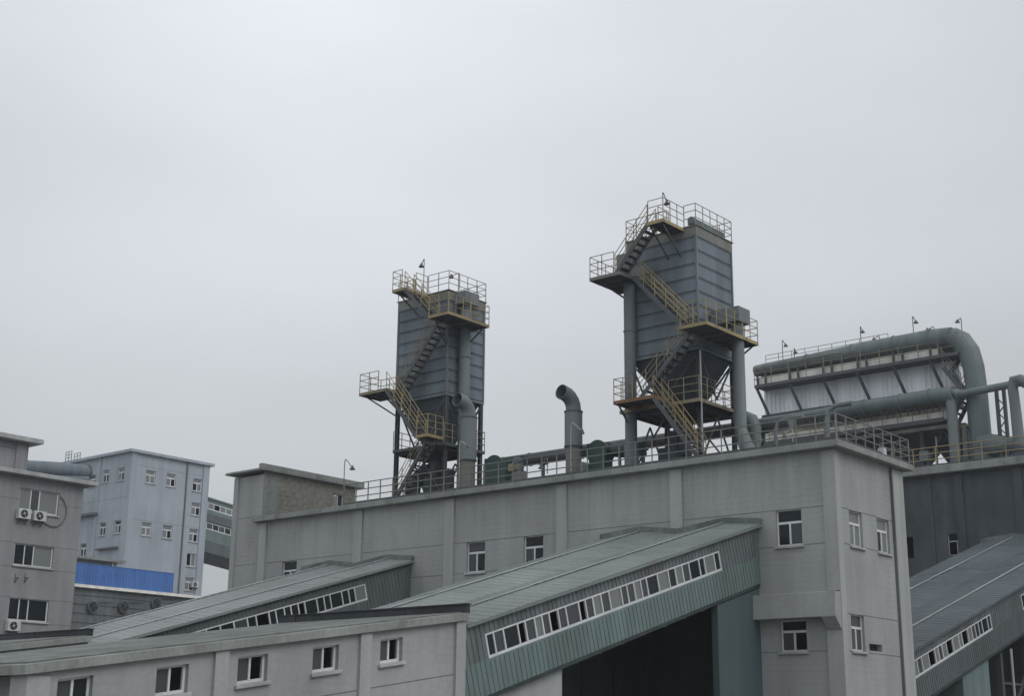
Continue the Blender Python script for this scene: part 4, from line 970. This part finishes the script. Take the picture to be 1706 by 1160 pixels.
# ================================================================== left office block
XO = -48.17
OB = empty('office_block', (XO-5, -5, 0), 'grey office block cut by the left edge with wide sliding windows', 'building')
wo = MB(); OY = -14.0
ow = [(-3.1, 20.80, -0.6, 22.12, 'R:clc', [0, .3, .52, 1]), (-3.05, 17.80, -0.62, 19.0, 'R:ddc', [0, .27, .5, 1]), (-3.05, 14.80, -0.6, 16.03, 'R:ddd', [0, .27, .5, 1])]
wall(wo, (XO, OY, 2), Y_, Z_, X_, 0.92-OY, 20.75, [(a-OY, b-2, c_-OY, d-2) for a, b, c_, d, s, l_ in ow], 0.2, 0, [z-2 for z in (21.45, 19.03, 17.72, 16.05, 14.72)])
wo.quad((XO, OY, 2), (XO-10, OY, 2), (XO-10, OY, 22.75), (XO, OY, 22.75)); wo.quad((XO, .92, 2), (XO-10, .92, 2), (XO-10, .92, 22.75), (XO, .92, 22.75)); wo.quad((XO-10, OY, 2), (XO-10, .92, 2), (XO-10, .92, 22.75), (XO-10, OY, 22.75))
wo.build('wall', ['office', 'groove'], OB)
for a, b, c_, d, s, l_ in ow: window(OB, (XO, OY, 2), Y_, Z_, X_, (a-OY, b-2, c_-OY, d-2), s, fr=0.07, lights=l_)
p = MB(); p.box(XO-10.5, XO+0.55, OY, 1.55, 22.76, 23.0); p.build('roof_slab', 'sill', OB, bevel=0.02)
p = MB(); p.box(XO-6, XO-0.02, OY, -2.9, 23.0, 24.62); p.box(XO-6, XO+0.06, -3.62, -2.88, 23.0, 24.6, 1); p.box(XO-0.02, XO-0.01, OY, -3.7, 24.2, 24.24, 2); p.build('penthouse_wall', ['office', 'office', 'groove'], OB)
p = MB(); p.box(XO-6.5, XO+0.55, OY, -2.25, 24.63, 24.9); p.build('penthouse_roof', 'sill', OB, bevel=0.02)
def ac(px, py, ax, val, label, s=1.0, flip=False):
    A = at(px, py, ax, val)
    o = empty('air_conditioner', A, label, 'air conditioner', 'air conditioners on the outer walls')
    w2, h2, dp = 0.38*s, 0.28*s, 0.32*s
    q = MB(); q.box(A.x+0.06, A.x+0.06+dp, A.y-w2, A.y+w2, A.z-h2, A.z+h2); q.build('casing', 'acwhite', o, bevel=0.015)
    q = MB(); xx = A.x+0.061+dp; q.tube([(xx-0.01, A.y-w2*0.15, A.z), (xx+0.012, A.y-w2*0.15, A.z)], 0.22*s, 20); f = q.build('fan_grille', 'black', o)
    q = MB(); q.tube([(xx+0.013, A.y-w2*0.15, A.z), (xx+0.02, A.y-w2*0.15, A.z)], 0.06*s, 12)
    for t in range(4):
        an = t*pi/2+0.4; q.bar((xx+0.016, A.y-w2*0.15, A.z), (xx+0.016, A.y-w2*0.15+cos(an)*0.19*s, A.z+sin(an)*0.19*s), 0.05, 0.01)
    q.build('fan_hub', 'acwhite', f)
    q = MB()
    for yy in (-0.6, 0.6):
        q.bar((A.x, A.y+w2*yy, A.z-h2-0.02), (A.x+dp+0.1, A.y+w2*yy, A.z-h2-0.02), 0.03, 0.03); q.bar((A.x, A.y+w2*yy, A.z-h2-0.3), (A.x+dp, A.y+w2*yy, A.z-h2-0.03), 0.025, 0.025)
    q.build('bracket', 'steel', o)
    return o
ac(36, 857.5, 'X', XO, 'left air conditioner of the pair under the top office window')
ac(61.5, 861.5, 'X', XO, 'right air conditioner of the pair under the top office window')
ac(18, 1044, 'X', XO, 'single air conditioner under the lowest office window')
for px, lab in ((25, 'left empty wall bracket below the middle office window'), (41, 'right empty wall bracket below the middle office window')):
    A = at(px, 964, 'X', XO); q = MB(); q.bar(A, A+X_*0.35, 0.04, 0.05); q.bar(A-Z_*0.25, A+X_*0.33, 0.03, 0.04); q.bar(A-Z_*0.2, A+Z_*0.25, 0.04, 0.04)
    o = q.build('wall_bracket', 'steel'); tag(o, lab, 'bracket', 'empty brackets on the office wall')
pts = [at(a, b, 'X', XO+0.05) for a, b in ((101, 828), (107, 835), (111, 848), (110, 860), (104, 872), (95, 878), (86, 878), (77, 874), (70, 869))]
q = MB(); q.tube(pts, 0.035, 6); o = q.build('refrigerant_hose', 'groove', smooth=True); tag(o, 'grey hose looping down the wall beside the top office window', 'hose')
# large duct on the office roof
A = at(46, 779, 'X', XO-3); Bq = at(146, 789, 'X', XO-3)
q = MB(); q.tube([(XO-3, A.y-3, A.z+0.05), (XO-3, A.y, A.z), (XO-3, (A.y+Bq.y)/2, (A.z+Bq.z)/2), (XO-3, Bq.y, Bq.z)], [0.42, 0.42, 0.5, 0.48], 20)
q.tube([(XO-3, Bq.y-0.08, Bq.z), (XO-3, Bq.y, Bq.z)], 0.56, 20); q.tube([(XO-2.3, A.y+1, A.z-0.62), (XO-2.3, Bq.y-0.4, Bq.z-0.55)], 0.22, 12)
for t in (0.2, 0.5, 0.85):
    y = A.y+(Bq.y-A.y)*t; q.box(XO-3.3, XO-2.7, y-0.1, y+0.1, 23.0, A.z-0.3)
o = q.build('roof_duct', 'housing', smooth=True); tag(o, 'thick blue grey duct lying on the office block roof', 'duct')

# ================================================================== low clad hall with blue sheet
XH = -62.78
HB = empty('clad_hall', (XH-4, 12, 0), 'low hall with dark horizontal cladding behind the office block', 'building')
q = MB(); q.box(XH-8, XH, 2, 22, 2, 18.55)
z = 10.0
while z < 18.5: q.box(XH, XH+0.05, 2, 22, z, z+0.06); z += 0.62
q.build('cladding', 'siding_grey', HB)
q = MB(); q.box(XH-8.3, XH+0.3, 1.7, 22.3, 18.56, 18.76); q.build('eaves', 'cream', HB)
for i, px in enumerate((152, 204, 258)):
    A = at(px, 1012-(0 if i < 2 else 6), 'X', XH)
    f = MB(); f.tube([(XH+0.02, A.y, A.z), (XH+0.25, A.y, A.z)], 0.42, 16); F0 = f.build('wall_fan', 'siding_grey', HB)
    f = MB(); f.tube([(XH+0.251, A.y, A.z), (XH+0.262, A.y, A.z)], 0.36, 16)
    f.build('fan_opening', 'flash', F0)
    f = MB()
    for t in range(5): an = t*2*pi/5; f.bar((XH+0.275, A.y, A.z), (XH+0.275, A.y+cos(an)*0.33, A.z+sin(an)*0.33), 0.12, 0.02)
    f.build('blade', 'siding_dark', F0)
    f = MB(); f.tube([(XH+0.1, A.y+0.5, A.z+0.35), (XH+0.12, A.y+1.6, A.z+0.45)], 0.03, 6); f.build('cable', 'steel', HB)
b0 = at(120, 938.5, 'X', XH+0.2); b1 = at(290, 957, 'X', XH+0.2); b2 = at(289, 988, 'X', XH+0.2)
q = MB(); q.box(XH+0.15, XH+0.2, b0.y, b1.y, 18.8, b1.z)
y = b0.y
while y < b1.y: q.box(XH+0.2, XH+0.215, y, y+0.05, 18.8, b1.z); y += 0.25
rb = random.Random(4)
q.box(XH+0.14, XH+0.23, b0.y, b1.y+0.03, b1.z-0.0, b1.z+0.05)
BS = empty('blue_sheet_hoarding', (XH, b0.y, 18.76), 'long bright blue sheet metal hoarding on the edge of the clad hall', 'hoarding')
q.build('sheet', 'blue', BS)
q = MB()
for k in range(9):
    y = b0.y+1.0+k*0.62; 
    for s in range(4):
        yy = y+rb.uniform(0, .35); zz = 19.25+rb.uniform(0, .6)
        if rb.random() < .5: q.box(XH+0.216, XH+0.219, yy, yy+0.04, zz, zz+0.22)
        else: q.box(XH+0.2165, XH+0.2195, yy, yy+0.24, zz, zz+0.035)
q.build('faded_lettering', 'sign_mark', BS)
c0, c1_ = at(124, 929, 'X', XH-1), at(210, 938, 'X', XH-1)
q = MB(); q.box(XH-3, XH-1, c0.y-2, c1_.y, c1_.z-0.05, c1_.z+0.12); q.box(XH-1.4, XH-1.25, c1_.y-0.75, c1_.y-0.6, 18.7, c1_.z-0.05); q.box(XH-2.8, XH-1.5, c0.y-2, c1_.y-0.8, 18.77, c1_.z-0.06)
o = q.build('canopy', 'cornice'); tag(o, 'flat pale canopy roof just above the left part of the blue hoarding', 'canopy')

# ================================================================== far tall block
XT, YT = -90.65, 33.45; ZT = 35.0
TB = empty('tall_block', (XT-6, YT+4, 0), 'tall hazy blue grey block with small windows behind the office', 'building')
T = lambda px, py: at(px, py, 'X', XT)
def rectR(x0, y0, x1, y1): A, C_ = T(x0, y0), T(x1, y1); A2 = T(x0, y1); return (A.y-YT, min(A2.z, C_.z)-2, C_.y-YT, A.z-2)
TR_ = []
for i, (x0, y0, x1, y1, s) in enumerate([(244, 783, 258, 806, 'T:ccc'), (278.5, 788.5, 293, 810.5, 'T:cco'), (322.5, 797, 336, 819, 'T:coc'), (237, 870, 251, 894, 'T:ccc'), (272, 875, 287, 897, 'T:cco'),
        (320, 837, 334, 857.5, 'T:cco'), (316, 881, 331, 902, 'T:cco'), (312, 922, 327, 941, 'R:oc'), (309, 962, 325, 983, 'T:cco')]):
    P = T(x0, y0); y_ = P.y-YT; TR_.append(((y_, P.z-2-1.28, y_+1.1, P.z-2), s))
wt = MB(); WY = 9.3
wall(wt, (XT, YT, 2), Y_, Z_, X_, WY, ZT-2, [h for h, s in TR_], 0.2, 0, [33.8-2+.05, 28.6-2])
TL = []
for (x0, y0, s) in [(172, 784, 'T:cld'), (197, 780.5, 'T:ccd'), (149.5, 792.5, 'T:lll'), (166, 872, 'T:ldd'), (191, 868, 'T:dcd'), (134, 907, 'T:ldd')]:
    P = at(x0, y0, 'Y', YT); TL.append(((P.x-(XT-14), P.z-2-1.28, P.x-(XT-14)+1.05, P.z-2), s))
wall(wt, (XT-14, YT, 2), X_, Z_, -Y_, 14, ZT-2, [h for h, s in TL], 0.2, 0, [30.7-2])
wt.quad((XT-14, YT+WY, 2), (XT, YT+WY, 2), (XT, YT+WY, ZT), (XT-14, YT+WY, ZT)); wt.quad((XT-14, YT, 2), (XT-14, YT+WY, 2), (XT-14, YT+WY, ZT), (XT-14, YT, ZT))
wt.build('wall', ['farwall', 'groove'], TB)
for h, s in TR_: window(TB, (XT, YT, 2), Y_, Z_, X_, h, s, fr=0.075)
for h, s in TL: window(TB, (XT-14, YT, 2), X_, Z_, -Y_, h, s, fr=0.075)
p = MB(); p.box(XT-14.5, XT+0.35, YT-0.35, YT+WY+0.4, ZT+0.01, ZT+0.28); p.build('roof_slab', 'farwall', TB)
for (ya, yb) in ((0.0, 0.55), (6.5, 6.62), (WY-0.75, WY)):
    p = MB(); p.box(XT, XT+0.12, YT+ya, YT+yb, 2, ZT); p.build('pilaster' if yb-ya > .3 else 'downpipe', 'farwall' if yb-ya > .3 else 'groove', TB)
x_ = at(166, 800, 'Y', YT).x
p = MB(); p.box(x_-0.15, x_+0.15, YT-0.12, YT, 2, ZT); p.build('pilaster', 'farwall', TB)
p = MB(); x_ = at(600, 800, 'Y', YT).x; A = at(164, 917, 'Y', YT); Bq = at(198, 911, 'Y', YT); p.box(A.x, Bq.x, YT-0.4, YT, A.z-0.08, A.z+0.08); p.build('ledge', 'groove', TB); p = MB(); A = at(137, 861, 'Y', YT); Bq = at(163, 861, 'Y', YT); p.box(A.x-1, Bq.x, YT-0.5, YT, A.z-0.12, A.z+0.12); p.build('ledge', 'groove', TB)
ac(322, 975, 'X', XT, 'small air conditioner below the lowest window of the tall hazy block', 1.0)
# scaffold cage on its roof
A = at(109, 768, 'Y', YT+1); Bq = at(120, 752, 'Y', YT+1)
q = MB(); 
for x in (A.x, (A.x+Bq.x)/2, Bq.x):
    for y in (YT+1, YT+2): q.bar((x, y, ZT+0.2), (x, y, Bq.z), 0.05, 0.05)
for k in range(5):
    z = ZT+0.4+(Bq.z-ZT-0.4)*k/4
    for y in (YT+1, YT+2): q.bar((A.x, y, z), (Bq.x, y, z), 0.04, 0.04)
o = q.build('ladder_cage', 'steel'); tag(o, 'tiny open metal cage standing on the tall block roof edge', 'cage')

# ---- double-decked bridge between the tall block and the plant building
XG = XT-0.8
GP = lambda px, py: at(px, py, 'X', XG)
BR = empty('bridge_gallery', (XG-2, YT+WY+6, 25), 'double decked sloping bridge seen between the tall hazy block and the plant building', 'bridge')
ya = YT+WY-0.3; P = GP(349, 832); Q = GP(392, 845.5); S_ = (Q.z-P.z)/(Q.y-P.y)
zt0 = P.z+(ya-P.y)*S_; P = GP(340, 918); zb0 = P.z+(ya-P.y)*S_; Ln = 14.0
Ug = Vector((0, 1, S_)); O = Vector((XG, ya, zb0)); Hg = zt0-zb0
hol = [(0.3, Hg*0.80, 9.6, Hg*0.93), (0.3, Hg*0.42, 9.6, Hg*0.55)]
q = MB(); wall(q, O, Ug, Z_, X_, Ln, Hg, hol, 0.1, 0)
for h in ((0.0, 0.20), (0.57, 0.72)): q.bb(O, Ug, Z_, X_, 0, Ln, Hg*h[0], Hg*h[1], 0.002, 0.10, 1)
q.bb(O, Ug, Z_, X_, 0, Ln, -0.1, 0, -5, 0.1, 1); q.bb(O, Ug, Z_, X_, 0, Ln, Hg, Hg+0.15, -5, 0.15, 2); q.bb(O, Ug, Z_, X_, 0, Ln, 0, Hg, -5, -4.9, 1)
q.build('cladding', ['siding', 'siding_dark', 'roof'], BR)
window(BR, O, Ug, Z_, X_, hol[0], 'R:ccoccoccclcc', sill=False, fr=0.1, inset=0.0, name='window_strip')
window(BR, O, Ug, Z_, X_, hol[1], 'R:dldldllddldl', sill=False, fr=0.08, inset=0.0, name='window_strip')

# ------------------------------------------------------------------ haze
hz_ = MB(); hz_.box(-300, 260, -190, 330, -1.5, 46); ho = hz_.build('haze', 'glass'); tag(ho, kind='stuff')
hm = bpy.data.materials.new('haze_air'); hm.use_nodes = True; hm.node_tree.nodes.clear()
ou = hm.node_tree.nodes.new('ShaderNodeOutputMaterial'); pv = hm.node_tree.nodes.new('ShaderNodeVolumePrincipled')
pv.inputs['Color'].default_value = (0.86, 0.91, 1.0, 1); pv.inputs['Density'].default_value = 0.0005; pv.inputs['Anisotropy'].default_value = 0.2
hm.node_tree.links.new(pv.outputs[0], ou.inputs['Volume'])
ho.data.materials.clear(); ho.data.materials.append(hm)
